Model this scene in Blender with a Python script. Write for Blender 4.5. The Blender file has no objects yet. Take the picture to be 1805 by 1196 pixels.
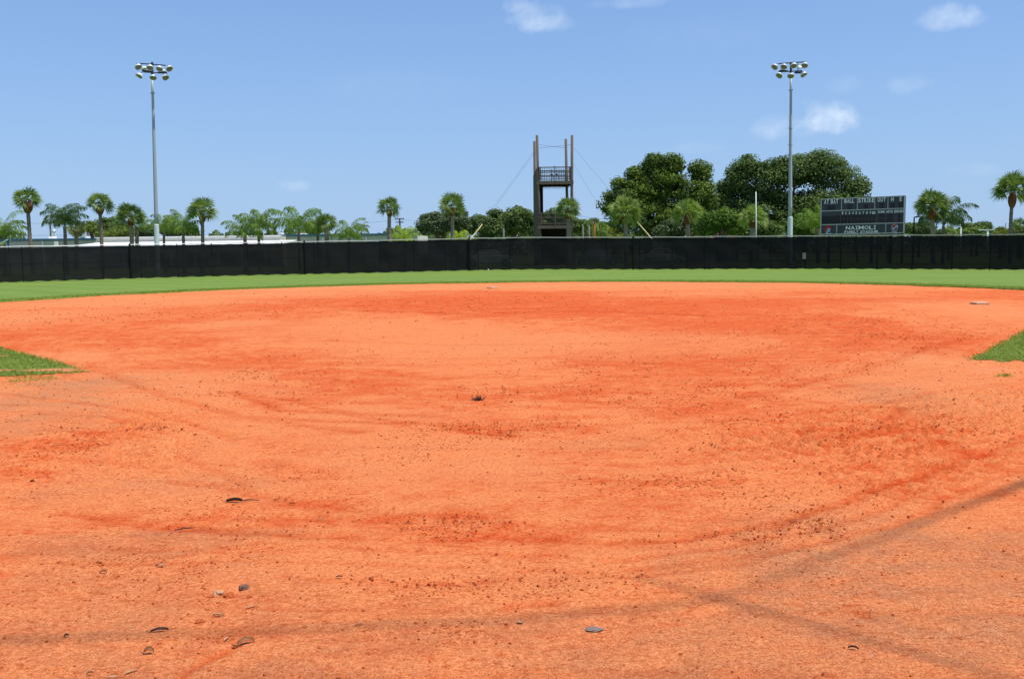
import bpy, math, random
import numpy as np
from mathutils import Vector, Matrix, noise as mnoise

# ------------------------------------------------------------------ camera, sky, sun
scene = bpy.context.scene
col = scene.collection
R = math.radians
F, CX, CY, EYE = 1650.0, 902.5, 598.0, 1.65
PITCH = math.atan(162.0 / F)
ROLL = 0.0122
fwd = Vector((0, math.cos(PITCH), -math.sin(PITCH)))
up0 = Vector((0, math.sin(PITCH), math.cos(PITCH)))
rt0 = Vector((1, 0, 0))
cr, sr = math.cos(ROLL), math.sin(ROLL)
rt = rt0 * cr - up0 * sr
up = up0 * cr + rt0 * sr
cam_data = bpy.data.cameras.new('camera')
cam_data.sensor_width = 36.0
cam_data.lens = 36.0 * F / 1805.0
cam_data.clip_end = 6000.0
cam = bpy.data.objects.new('camera', cam_data)
col.objects.link(cam)
cam.matrix_world = Matrix(((rt.x, up.x, -fwd.x, 0), (rt.y, up.y, -fwd.y, 0),
                           (rt.z, up.z, -fwd.z, EYE), (0, 0, 0, 1)))
scene.camera = cam


def P(px, py, D):
    """world point at depth D seen at the given place of the photograph"""
    d = fwd + rt * ((px - CX) / F) + up * ((CY - py) / F)
    return Vector((0, 0, EYE)) + d * (D / d.y)


def G(px, py):
    d = fwd + rt * ((px - CX) / F) + up * ((CY - py) / F)
    return Vector((0, 0, EYE)) + d * (-EYE / d.z)


SUN = Vector((0.32, -0.15, 0.93)).normalized()
world = bpy.data.worlds.new('World')
scene.world = world
world.use_nodes = True
wn, wl = world.node_tree.nodes, world.node_tree.links
for n in list(wn):
    wn.remove(n)
SKY_STRENGTH = 0.12
sky = wn.new('ShaderNodeTexSky')
sky.sky_type = 'NISHITA'
sky.sun_disc = False
sky.sun_elevation = math.asin(SUN.z)
sky.sun_rotation = math.atan2(SUN.x, SUN.y)
sky.air_density = 1.0
sky.dust_density = 0.35
sky.ozone_density = 3.0
wout = wn.new('ShaderNodeOutputWorld')
wbg = wn.new('ShaderNodeBackground')
wbg.inputs['Strength'].default_value = SKY_STRENGTH
wtc = wn.new('ShaderNodeTexCoord')


def wmath(op, a, b=None, clamp=False):
    n = wn.new('ShaderNodeMath')
    n.operation = op
    n.use_clamp = clamp
    for i, v in enumerate((a, b)):
        if v is None:
            continue
        if isinstance(v, (int, float)):
            n.inputs[i].default_value = v
        else:
            wl.new(v, n.inputs[i])
    return n.outputs[0]


def wdot(sock, vec):
    n = wn.new('ShaderNodeVectorMath')
    n.operation = 'DOT_PRODUCT'
    wl.new(sock, n.inputs[0])
    n.inputs[1].default_value = vec
    return n.outputs['Value']


wnoise = wn.new('ShaderNodeTexNoise')
wnoise.inputs['Scale'].default_value = 26.0
wnoise.inputs['Detail'].default_value = 7.0
wnoise.inputs['Roughness'].default_value = 0.62
wl.new(wtc.outputs['Generated'], wnoise.inputs['Vector'])
wnoise2 = wn.new('ShaderNodeTexNoise')
wnoise2.inputs['Scale'].default_value = 70.0
wnoise2.inputs['Detail'].default_value = 5.0
wl.new(wtc.outputs['Generated'], wnoise2.inputs['Vector'])
# clouds: direction, half width and height in radians, density
clouds = [((930, 30), 0.036, 0.017, 0.75), ((965, 42), 0.030, 0.009, 0.45), ((908, 12), 0.02, 0.012, 0.6),
          ((1670, 28), 0.028, 0.0145, 0.85), ((1704, 36), 0.024, 0.008, 0.4),
          ((1448, 208), 0.040, 0.0195, 1.1), ((1476, 214), 0.030, 0.014, 0.7), ((1415, 218), 0.030, 0.010, 0.5),
          ((1368, 222), 0.028, 0.014, 0.42), ((1400, 232), 0.05, 0.01, 0.28),
          ((1600, 148), 0.028, 0.011, 0.5), ((1490, 150), 0.02, 0.01, 0.2),
          ((512, 328), 0.026, 0.008, 0.5), ((1230, 260), 0.03, 0.008, 0.18), ((1110, 6), 0.05, 0.006, 0.4),
          ((1720, 300), 0.03, 0.008, 0.2), ((700, 150), 0.10, 0.02, 0.08), ((1250, 60), 0.12, 0.02, 0.08)]
mask = None
for (cpx, cpy), rx, ry, dens in clouds:
    d = (P(cpx, cpy, 100) - Vector((0, 0, EYE))).normalized()
    rr = d.cross(Vector((0, 0, 1))).normalized()
    uu = rr.cross(d).normalized()
    a = wmath('DIVIDE', wdot(wtc.outputs['Generated'], rr), rx * 1.0)
    b = wmath('DIVIDE', wdot(wtc.outputs['Generated'], uu), ry * 1.0)
    q = wmath('ADD', wmath('MULTIPLY', a, a), wmath('MULTIPLY', b, b))
    front = wmath('GREATER_THAN', wdot(wtc.outputs['Generated'], d), 0.3)
    n1 = wmath('MULTIPLY', wmath('SUBTRACT', wnoise.outputs['Fac'], 0.5), 3.2)
    n2 = wmath('MULTIPLY', wmath('SUBTRACT', wnoise2.outputs['Fac'], 0.5), 1.1)
    v = wmath('ADD', wmath('ADD', wmath('SUBTRACT', 0.9, q), n1), n2)
    e = wmath('SUBTRACT', 1.6, q, clamp=True)
    v = wmath('MULTIPLY', wmath('MULTIPLY', v, 0.55, clamp=True), e)
    v = wmath('MULTIPLY', wmath('MULTIPLY', v, dens), front)
    mask = v if mask is None else wmath('ADD', mask, v, clamp=True)
wmix = wn.new('ShaderNodeMix')
wmix.data_type = 'RGBA'
wl.new(wmath('MULTIPLY', mask, 0.48), wmix.inputs['Factor'])
# clear humid air: the lower sky is a paler, even blue
wz = wn.new('ShaderNodeSeparateXYZ')
wl.new(wtc.outputs['Generated'], wz.inputs[0])
wgr = wn.new('ShaderNodeValToRGB')
wgr.color_ramp.elements[0].position = 0.0
wgr.color_ramp.elements[0].color = (0.335, 0.545, 0.875, 1)
wgr.color_ramp.elements[1].position = 0.35
wgr.color_ramp.elements[1].color = (0.178, 0.385, 0.89, 1)
wl.new(wz.outputs[2], wgr.inputs[0])
wsc = wn.new('ShaderNodeVectorMath')
wsc.operation = 'SCALE'
wl.new(wgr.outputs[0], wsc.inputs[0])
wsc.inputs['Scale'].default_value = 6.6
wfl = wmath('MULTIPLY', wmath('SUBTRACT', 1.0, wmath('MULTIPLY', wmath('MAXIMUM', wz.outputs[2], 0.0), 1.5), clamp=True), 0.85)
wsk = wn.new('ShaderNodeMix')
wsk.data_type = 'RGBA'
wl.new(wfl, wsk.inputs['Factor'])
wl.new(sky.outputs['Color'], wsk.inputs[6])
wl.new(wsc.outputs[0], wsk.inputs[7])
wl.new(wsk.outputs[2], wmix.inputs[6])
wmix.inputs[7].default_value = (7.0, 7.6, 8.2, 1)
wl.new(wmix.outputs[2], wbg.inputs['Color'])
wl.new(wbg.outputs['Background'], wout.inputs['Surface'])

sun_data = bpy.data.lights.new('sun', 'SUN')
sun_data.energy = 4.2
sun_data.angle = R(0.53)
sun_data.color = (1.0, 0.955, 0.88)
sun = bpy.data.objects.new('sun', sun_data)
col.objects.link(sun)
sun.rotation_euler = (-SUN).to_track_quat('-Z', 'Y').to_euler()
sun.location = (20, -10, 60)

scene.view_settings.view_transform = 'Standard'
scene.view_settings.look = 'None'
scene.view_settings.exposure = 0.27
scene.view_settings.gamma = 1.0
scene.render.engine = 'CYCLES'
scene.cycles.max_bounces = 8
scene.cycles.transparent_max_bounces = 16

# ------------------------------------------------------------------ helpers
rng = np.random.default_rng(11)
random.seed(7)


def gz(x, y):
    def sm(t):
        t = min(1.0, max(0.0, t))
        return t * t * (3 - 2 * t)
    a = abs(x)
    drop = 0.02 + 0.09 * sm(a / 12.0) + 0.045 * sm((a - 12.0) / 18.0)
    return -drop * sm((y - 36) / 22.0)


def tag(o, label=None, cat=None, group=None, kind=None):
    if label:
        o['label'] = label
    if cat:
        o['category'] = cat
    if group:
        o['group'] = group
    if kind:
        o['kind'] = kind
    return o


def empty(name, loc=(0, 0, 0), rz=0.0):
    o = bpy.data.objects.new(name, None)
    o.empty_display_size = 0.2
    o.location = loc
    o.rotation_euler = (0, 0, rz)
    col.objects.link(o)
    return o


class MB:
    """collects shapes for one mesh"""

    def __init__(self):
        self.v, self.f = [], []

    def add(self, vs, fs):
        n = len(self.v)
        self.v += [tuple(p) for p in vs]
        self.f += [tuple(i + n for i in f) for f in fs]
        return self

    def box(self, c, s, rot=None):
        hx, hy, hz = s[0] / 2, s[1] / 2, s[2] / 2
        vs = [Vector((sx * hx, sy * hy, sz * hz)) for sz in (-1, 1) for sy in (-1, 1) for sx in (-1, 1)]
        if rot is not None:
            vs = [rot @ p for p in vs]
        c = Vector(c)
        vs = [p + c for p in vs]
        return self.add(vs, [(0, 2, 3, 1), (4, 5, 7, 6), (0, 1, 5, 4), (2, 6, 7, 3), (0, 4, 6, 2), (1, 3, 7, 5)])

    def tube(self, pts, rad, n=8, cap=True, jit=0.0):
        pts = [Vector(p) for p in pts]
        if not isinstance(rad, (list, tuple)):
            rad = [rad] * len(pts)
        vs, fs = [], []
        t = (pts[1] - pts[0]).normalized()
        a = t.cross(Vector((0, 0, 1)))
        if a.length < 1e-3:
            a = Vector((1, 0, 0))
        a.normalize()
        for i, p in enumerate(pts):
            if i == 0:
                t = pts[1] - pts[0]
            elif i == len(pts) - 1:
                t = pts[-1] - pts[-2]
            else:
                t = pts[i + 1] - pts[i - 1]
            t.normalize()
            a = (a - t * a.dot(t)).normalized()
            b = t.cross(a)
            for k in range(n):
                w = 2 * math.pi * k / n
                r = rad[i] * (1 + (random.uniform(-jit, jit) if jit else 0))
                vs.append(p + (a * math.cos(w) + b * math.sin(w)) * r)
        for i in range(len(pts) - 1):
            for k in range(n):
                k2 = (k + 1) % n
                fs.append((i * n + k, i * n + k2, (i + 1) * n + k2, (i + 1) * n + k))
        if cap:
            fs.append(tuple(range(n - 1, -1, -1)))
            fs.append(tuple((len(pts) - 1) * n + k for k in range(n)))
        return self.add(vs, fs)

    def lathe(self, prof, mat=None, n=16):
        vs, fs = [], []
        for (r, z) in prof:
            for k in range(n):
                w = 2 * math.pi * k / n
                vs.append(Vector((r * math.cos(w), r * math.sin(w), z)))
        for i in range(len(prof) - 1):
            for k in range(n):
                k2 = (k + 1) % n
                fs.append((i * n + k, i * n + k2, (i + 1) * n + k2, (i + 1) * n + k))
        if mat is not None:
            vs = [mat @ p for p in vs]
        return self.add(vs, fs)

    def build(self, name, m, parent=None, smooth=False, origin=None):
        me = bpy.data.meshes.new(name)
        vs = self.v
        if origin is not None:
            vs = [(p[0] - origin[0], p[1] - origin[1], p[2] - origin[2]) for p in vs]
        me.from_pydata(vs, [], self.f)
        me.materials.append(m)
        if smooth:
            me.polygons.foreach_set('use_smooth', [True] * len(me.polygons))
        o = bpy.data.objects.new(name, me)
        col.objects.link(o)
        if origin is not None:
            o.location = origin
        if parent is not None:
            o.parent = parent
        return o


def npmesh(name, verts, faces, m, parent=None, smooth=False, origin=None):
    """verts (N,3) float, faces (M,k) int, quickly"""
    verts = np.asarray(verts, dtype=np.float32)
    if origin is not None:
        verts = verts - np.asarray(origin, dtype=np.float32)
    faces = np.asarray(faces, dtype=np.int32)
    me = bpy.data.meshes.new(name)
    me.vertices.add(len(verts))
    me.vertices.foreach_set('co', verts.ravel())
    k = faces.shape[1]
    me.loops.add(faces.size)
    me.loops.foreach_set('vertex_index', faces.ravel())
    me.polygons.add(len(faces))
    me.polygons.foreach_set('loop_start', np.arange(0, faces.size, k, dtype=np.int32))
    me.polygons.foreach_set('loop_total', np.full(len(faces), k, dtype=np.int32))
    if smooth:
        me.polygons.foreach_set('use_smooth', np.ones(len(faces), dtype=bool))
    me.update(calc_edges=True)
    me.materials.append(m)
    o = bpy.data.objects.new(name, me)
    col.objects.link(o)
    if origin is not None:
        o.location = origin
    if parent is not None:
        o.parent = parent
    return o


def vnoise(x, y, seed=0):
    """smooth value noise on arrays, 0..1"""
    xi, yi = np.floor(x).astype(np.int64), np.floor(y).astype(np.int64)
    fx, fy = x - xi, y - yi
    fx, fy = fx * fx * (3 - 2 * fx), fy * fy * (3 - 2 * fy)

    def h(a, b):
        n = (a * 374761393 + b * 668265263 + seed * 974634777) & 0x7fffffff
        n = ((n ^ (n >> 13)) * 1274126177) & 0x7fffffff
        return ((n ^ (n >> 16)) & 0xffff) / 65535.0
    return (h(xi, yi) * (1 - fx) + h(xi + 1, yi) * fx) * (1 - fy) + (h(xi, yi + 1) * (1 - fx) + h(xi + 1, yi + 1) * fx) * fy


def fbm(x, y, oct=5, seed=0, gain=0.5):
    s, a, t = 0, 1.0, 0.0
    for i in range(oct):
        s = s + a * vnoise(x * 2 ** i + 17.3 * i, y * 2 ** i - 9.1 * i, seed + i)
        t += a
        a *= gain
    return s / t


# ------------------------------------------------------------------ materials
class Nt:
    def __init__(self, name):
        self.m = bpy.data.materials.new(name)
        self.m.use_nodes = True
        self.t = self.m.node_tree
        self.n, self.l = self.t.nodes, self.t.links
        self.b = self.n['Principled BSDF']
        self.out = self.n['Material Output']

    def new(self, typ, **kw):
        nd = self.n.new(typ)
        for k, v in kw.items():
            setattr(nd, k, v)
        return nd

    def math(self, op, a, b=None, c=None, clamp=False):
        nd = self.n.new('ShaderNodeMath')
        nd.operation = op
        nd.use_clamp = clamp
        for i, v in enumerate((a, b, c)):
            if v is None:
                continue
            if isinstance(v, (int, float)):
                nd.inputs[i].default_value = v
            else:
                self.l.new(v, nd.inputs[i])
        return nd.outputs[0]

    def noise(self, vec, scale, detail=4, rough=0.55, dist=0.0):
        nd = self.n.new('ShaderNodeTexNoise')
        nd.inputs['Scale'].default_value = scale
        nd.inputs['Detail'].default_value = detail
        nd.inputs['Roughness'].default_value = rough
        nd.inputs['Distortion'].default_value = dist
        if vec is not None:
            self.l.new(vec, nd.inputs['Vector'])
        return nd.outputs['Fac']

    def mapr(self, v, a, b, c=0.0, d=1.0, smooth=False):
        nd = self.n.new('ShaderNodeMapRange')
        if smooth:
            nd.interpolation_type = 'SMOOTHSTEP'
        self.l.new(v, nd.inputs[0])
        for i, q in enumerate((a, b, c, d)):
            nd.inputs[i + 1].default_value = q
        return nd.outputs[0]

    def mix(self, f, a, b, blend='MIX'):
        nd = self.n.new('ShaderNodeMix')
        nd.data_type = 'RGBA'
        nd.blend_type = blend
        if isinstance(f, (int, float)):
            nd.inputs['Factor'].default_value = f
        else:
            self.l.new(f, nd.inputs['Factor'])
        for i, v in ((6, a), (7, b)):
            if isinstance(v, (tuple, list)):
                nd.inputs[i].default_value = (v[0], v[1], v[2], 1)
            else:
                self.l.new(v, nd.inputs[i])
        return nd.outputs[2]

    def pos(self):
        return self.n.new('ShaderNodeNewGeometry').outputs['Position']

    def attr(self, name):
        nd = self.n.new('ShaderNodeAttribute')
        nd.attribute_name = name
        return nd.outputs['Fac']

    def obj(self):
        return self.n.new('ShaderNodeTexCoord').outputs['Object']

    def island(self):
        return self.n.new('ShaderNodeNewGeometry').outputs['Random Per Island']

    def scaled(self, vec, s):
        nd = self.n.new('ShaderNodeVectorMath')
        nd.operation = 'MULTIPLY'
        self.l.new(vec, nd.inputs[0])
        nd.inputs[1].default_value = s
        return nd.outputs[0]

    def base(self, c):
        if isinstance(c, tuple):
            self.b.inputs['Base Color'].default_value = (c[0], c[1], c[2], 1)
        else:
            self.l.new(c, self.b.inputs['Base Color'])

    def rough(self, r, spec=0.3, metal=0.0):
        self.b.inputs['Roughness'].default_value = r
        self.b.inputs['Specular IOR Level'].default_value = spec
        self.b.inputs['Metallic'].default_value = metal

    def bump(self, h, strength=0.5, dist=0.01, prev=None):
        nd = self.n.new('ShaderNodeBump')
        nd.inputs['Strength'].default_value = strength
        nd.inputs['Distance'].default_value = dist
        self.l.new(h, nd.inputs['Height'])
        if prev is not None:
            self.l.new(prev, nd.inputs['Normal'])
        self.l.new(nd.outputs['Normal'], self.b.inputs['Normal'])
        return nd.outputs['Normal']


def simple(name, c, rough=0.6, spec=0.3, metal=0.0, var=0.15, scale=6.0, bump=0.0):
    k = Nt(name)
    f = k.noise(k.obj(), scale, 5, 0.6)
    lo = tuple(x * (1 - var) for x in c)
    hi = tuple(min(1, x * (1 + var)) for x in c)
    k.base(k.mix(f, lo, hi))
    k.rough(rough, spec, metal)
    if bump:
        k.bump(f, bump, 0.02)
    return k.m


def foliage(name, dark, light, trans=0.3, tint=None, rough=0.55):
    k = Nt(name)
    r = k.island()
    big = k.noise(k.obj(), 0.9, 3, 0.6)
    c = k.mix(k.math('ADD', k.math('MULTIPLY', r, 0.7), k.math('MULTIPLY', k.math('SUBTRACT', big, 0.25), 0.8), clamp=True), dark, light)
    if tint:
        c = k.mix(k.mapr(k.noise(k.obj(), 0.55, 2, 0.5), 0.5, 0.68), c, tint)
    k.base(c)
    k.rough(0.7, 0.12)
    tr = k.new('ShaderNodeBsdfTranslucent')
    tc = k.mix(1.0, c, (1.15, 1.25, 0.5), 'MULTIPLY')
    k.l.new(tc, tr.inputs['Color'])
    ms = k.new('ShaderNodeMixShader')
    ms.inputs[0].default_value = trans
    k.l.new(k.b.outputs[0], ms.inputs[1])
    k.l.new(tr.outputs[0], ms.inputs[2])
    k.l.new(ms.outputs[0], k.out.inputs['Surface'])
    return k.m


def make_dirt():
    k = Nt('infield_dirt_clay')
    p = k.pos()
    sep = k.new('ShaderNodeSeparateXYZ')
    k.l.new(p, sep.inputs[0])
    x, y = sep.outputs[0], k.math('SUBTRACT', sep.outputs[1], 19.0)
    wob = k.math('MULTIPLY', k.math('SUBTRACT', k.noise(p, 0.25, 2), 0.5), 1.6)
    r = k.math('ADD', k.math('SQRT', k.math('ADD', k.math('MULTIPLY', x, x), k.math('MULTIPLY', y, y))), wob)
    th = k.math('ARCTAN2', x, y)
    cmb = k.new('ShaderNodeCombineXYZ')
    k.l.new(k.math('MULTIPLY', r, 1.0), cmb.inputs[0])
    k.l.new(k.math('MULTIPLY', th, 2.2), cmb.inputs[1])
    polar = cmb.outputs[0]
    s1 = k.noise(polar, 0.9, 4, 0.6)
    s2 = k.noise(polar, 5.0, 6, 0.62)
    xs = k.scaled(p, (0.35, 1.0, 1.0))
    s3 = k.noise(xs, 2.4, 7, 0.66)
    n1 = k.noise(p, 0.45, 8, 0.62, 0.4)
    n2 = k.noise(p, 3.2, 8, 0.68)
    g1 = k.noise(p, 120.0, 4, 0.8)
    n4 = k.noise(k.scaled(p, (0.6, 1.0, 1.0)), 13.0, 6, 0.75)
    g2 = k.noise(p, 38.0, 5, 0.7)
    deep, tan, grey = k.attr('deep'), k.attr('tan'), k.attr('grey')
    # amount of damp, deep-orange clay
    a = k.math('MULTIPLY', k.math('SUBTRACT', n1, 0.5), 1.3)
    a = k.math('ADD', a, k.math('MULTIPLY', k.math('SUBTRACT', s1, 0.5), 1.1))
    a = k.math('ADD', a, k.math('MULTIPLY', k.math('SUBTRACT', s2, 0.5), 2.2))
    a = k.math('ADD', a, k.math('MULTIPLY', k.math('SUBTRACT', s3, 0.5), 1.9))
    a = k.math('ADD', a, k.math('MULTIPLY', k.math('SUBTRACT', n2, 0.5), 2.2))
    a = k.math('ADD', a, k.math('MULTIPLY', k.math('SUBTRACT', n4, 0.5), 2.6))
    d = k.math('ADD', k.math('MULTIPLY', deep, 0.86), a)
    d = k.math('ADD', d, 0.10)
    d = k.math('SUBTRACT', d, k.math('MULTIPLY', tan, 0.45))
    d = k.mapr(d, -0.02, 0.98)
    c = k.mix(d, (0.70, 0.222, 0.080), (0.61, 0.112, 0.029))
    t2 = k.math('MULTIPLY', tan, k.mapr(k.math('ADD', n2, a), 0.2, 0.9), clamp=True)
    c = k.mix(k.math('MULTIPLY', t2, 0.9), c, (0.69, 0.268, 0.118))
    gm = k.math('MULTIPLY', grey, k.mapr(k.math('ADD', k.math('MULTIPLY', s3, 0.5), k.math('MULTIPLY', n2, 0.6)), 0.40, 0.66), clamp=True)
    c = k.mix(k.math('MULTIPLY', gm, 0.9), c, (0.47, 0.205, 0.098))
    # grains
    gs = k.mapr(g1, 0.38, 0.62)
    gc = k.mix(gs, (0.62, 0.54, 0.50), (1.26, 1.32, 1.36))
    gstr = k.math('ADD', k.math('MULTIPLY', grey, 0.45), 0.45, clamp=True)
    c = k.mix(gstr, c, k.mix(1.0, c, gc, 'MULTIPLY'))
    g3 = k.noise(p, 62.0, 3, 0.75)
    c = k.mix(0.75, c, k.mix(1.0, c, k.mix(k.mapr(g3, 0.36, 0.64), (0.82, 0.72, 0.64), (1.16, 1.24, 1.30)), 'MULTIPLY'))
    c = k.mix(0.8, c, k.mix(1.0, c, k.mix(k.mapr(g2, 0.38, 0.62), (0.82, 0.72, 0.64), (1.08, 1.14, 1.18)), 'MULTIPLY'))
    fl = k.noise(k.scaled(p, (0.55, 1.0, 1.0)), 19.0, 4, 0.7)  # dark flecks: shadows of small clods painted into the colour
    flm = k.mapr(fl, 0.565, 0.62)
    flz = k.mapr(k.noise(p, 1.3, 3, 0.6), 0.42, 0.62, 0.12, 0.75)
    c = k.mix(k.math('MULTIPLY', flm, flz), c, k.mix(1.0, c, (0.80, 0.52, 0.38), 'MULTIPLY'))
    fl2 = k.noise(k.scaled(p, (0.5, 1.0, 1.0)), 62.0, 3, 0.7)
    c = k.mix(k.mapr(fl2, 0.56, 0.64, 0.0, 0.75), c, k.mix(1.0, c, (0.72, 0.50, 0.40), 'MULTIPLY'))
    # drag and rake lines
    rk = k.attr('rake')
    rkn = k.math('MULTIPLY', rk, k.mapr(k.math('ADD', n2, k.math('SUBTRACT', fl, 0.5)), 0.34, 0.54, 0.45, 1.0), clamp=True)
    c = k.mix(rkn, c, k.mix(1.0, c, (0.84, 0.52, 0.38), 'MULTIPLY'))
    # sparse dark crumbs and pale grit
    v = k.new('ShaderNodeTexVoronoi')
    v.inputs['Scale'].default_value = 16.0
    v.inputs['Randomness'].default_value = 1.0
    k.l.new(k.scaled(p, (0.8, 1.0, 1.0)), v.inputs['Vector'])
    sv = k.new('ShaderNodeSeparateColor')
    k.l.new(v.outputs['Color'], sv.inputs[0])
    pick = k.math('MULTIPLY', k.math('GREATER_THAN', sv.outputs[0], 0.93), k.math('LESS_THAN', v.outputs['Distance'], 0.16))
    c = k.mix(k.math('MULTIPLY', pick, 0.45), c, (0.34, 0.09, 0.03))
    pk2 = k.math('MULTIPLY', k.math('GREATER_THAN', sv.outputs[1], 0.965), k.math('LESS_THAN', v.outputs['Distance'], 0.12))
    c = k.mix(k.math('MULTIPLY', pk2, k.math('ADD', k.math('MULTIPLY', grey, 0.6), 0.15)), c, (0.36, 0.31, 0.25))
    k.base(c)
    k.rough(0.97, 0.08)
    h = k.math('ADD', k.math('MULTIPLY', g1, 0.35), k.math('MULTIPLY', g2, 0.9))
    n = k.bump(h, 0.7, 0.014)
    h2 = k.math('ADD', k.math('MULTIPLY', n4, 1.0), k.math('ADD', k.math('MULTIPLY', s2, 0.5), k.math('MULTIPLY', s3, 0.5)))
    k.bump(h2, 0.55, 0.035, n)
    return k.m


def make_turf(name, bare=False):
    k = Nt(name)
    p = k.pos()
    n1 = k.noise(k.scaled(p, (0.3, 1, 1)), 0.5, 5, 0.6)
    n2 = k.noise(k.scaled(p, (0.35, 1, 1)), 3.5, 6, 0.65)
    n3 = k.noise(p, 45.0, 3, 0.7)
    f = k.math('ADD', k.math('ADD', k.math('MULTIPLY', n1, 0.9), k.math('MULTIPLY', n2, 0.7)), -0.30, clamp=True)
    c = k.mix(f, (0.095, 0.180, 0.030), (0.180, 0.262, 0.050))
    w = k.new('ShaderNodeTexWave')
    w.wave_type = 'BANDS'
    w.bands_direction = 'DIAGONAL'
    w.inputs['Scale'].default_value = 0.16
    w.inputs['Distortion'].default_value = 0.6
    w.inputs['Detail'].default_value = 1.0
    k.l.new(p, w.inputs['Vector'])
    c = k.mix(k.mapr(w.outputs['Fac'], 0.35, 0.65, 0.0, 0.35), c, (0.185, 0.270, 0.065))
    y = k.mapr(k.noise(p, 0.16, 3, 0.5), 0.5, 0.75, 0.0, 0.5)
    c = k.mix(y, c, (0.215, 0.262, 0.055))
    c = k.mix(1.0, c, k.mix(n3, (0.72, 0.72, 0.7), (1.28, 1.26, 1.2)), 'MULTIPLY')
    if bare:
        b = k.math('ADD', k.attr('bare'), k.math('MULTIPLY', k.math('SUBTRACT', k.noise(p, 9, 5, 0.7), 0.5), 0.9))
        b = k.mapr(b, 0.40, 0.60)
        c = k.mix(b, k.mix(0.3, c, (0.17, 0.17, 0.06)), k.mix(n3, (0.50, 0.17, 0.07), (0.64, 0.235, 0.105)))
    k.base(c)
    k.rough(0.9, 0.12)
    k.bump(n3, 0.7, 0.03)
    return k.m


def make_bark(name, a, b, scale=3.0, diag=False):
    k = Nt(name)
    p = k.obj()
    n = k.noise(k.scaled(p, (1, 1, 0.5)), scale * 2, 6, 0.7)
    w = k.new('ShaderNodeTexVoronoi')
    w.inputs['Scale'].default_value = scale * 2.2
    k.l.new(k.scaled(p, (1.0, 1.0, 1.4)), w.inputs['Vector'])
    f = k.math('ADD', k.math('MULTIPLY', n, 0.6), k.math('MULTIPLY', w.outputs['Distance'], 0.7), clamp=True)
    k.base(k.mix(f, a, b))
    k.rough(0.9, 0.1)
    k.bump(f, 0.8, 0.06)
    return k.m


def make_screen():
    k = Nt('black_mesh_windscreen')
    p = k.pos()
    n = k.noise(k.scaled(p, (0.5, 0.5, 1.5)), 0.9, 4, 0.6)
    c = k.mix(n, (0.0095, 0.0097, 0.0110), (0.0200, 0.0202, 0.0225))
    k.base(c)
    k.rough(0.9, 0.04)
    oi = k.new('ShaderNodeObjectInfo')
    f = k.math('ADD', k.math('MULTIPLY', oi.outputs['Random'], 0.018), 0.008)
    tr = k.new('ShaderNodeBsdfTransparent')
    ms = k.new('ShaderNodeMixShader')
    k.l.new(f, ms.inputs[0])
    k.l.new(k.b.outputs[0], ms.inputs[1])
    k.l.new(tr.outputs[0], ms.inputs[2])
    k.l.new(ms.outputs[0], k.out.inputs['Surface'])
    return k.m


def make_siding(name, a, b, scale=6.0):
    k = Nt(name)
    p = k.pos()
    w = k.new('ShaderNodeTexWave')
    w.wave_type = 'BANDS'
    w.bands_direction = 'X'
    w.inputs['Scale'].default_value = scale
    w.inputs['Distortion'].default_value = 0.0
    k.l.new(p, w.inputs['Vector'])
    st = k.noise(k.scaled(p, (1, 1, 0.2)), 0.7, 5, 0.6)
    rib = k.mapr(w.outputs['Fac'], 0.0, 0.25)
    c = k.mix(rib, a, b)
    c = k.mix(1.0, c, k.mix(st, (0.86, 0.85, 0.82), (1.05, 1.05, 1.05)), 'MULTIPLY')
    k.base(c)
    k.rough(0.5, 0.4)
    k.bump(w.outputs['Fac'], 0.6, 0.04)
    return k.m


def make_wood(name, a, b):
    k = Nt(name)
    p = k.obj()
    n = k.noise(k.scaled(p, (3.0, 3.0, 0.6)), 3.0, 6, 0.7)
    n2 = k.noise(p, 1.1, 3, 0.6)
    f = k.math('ADD', k.math('MULTIPLY', n, 0.7), k.math('MULTIPLY', n2, 0.4), clamp=True)
    k.base(k.mix(f, a, b))
    k.rough(0.85, 0.15)
    k.bump(n, 0.4, 0.02)
    return k.m


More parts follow.
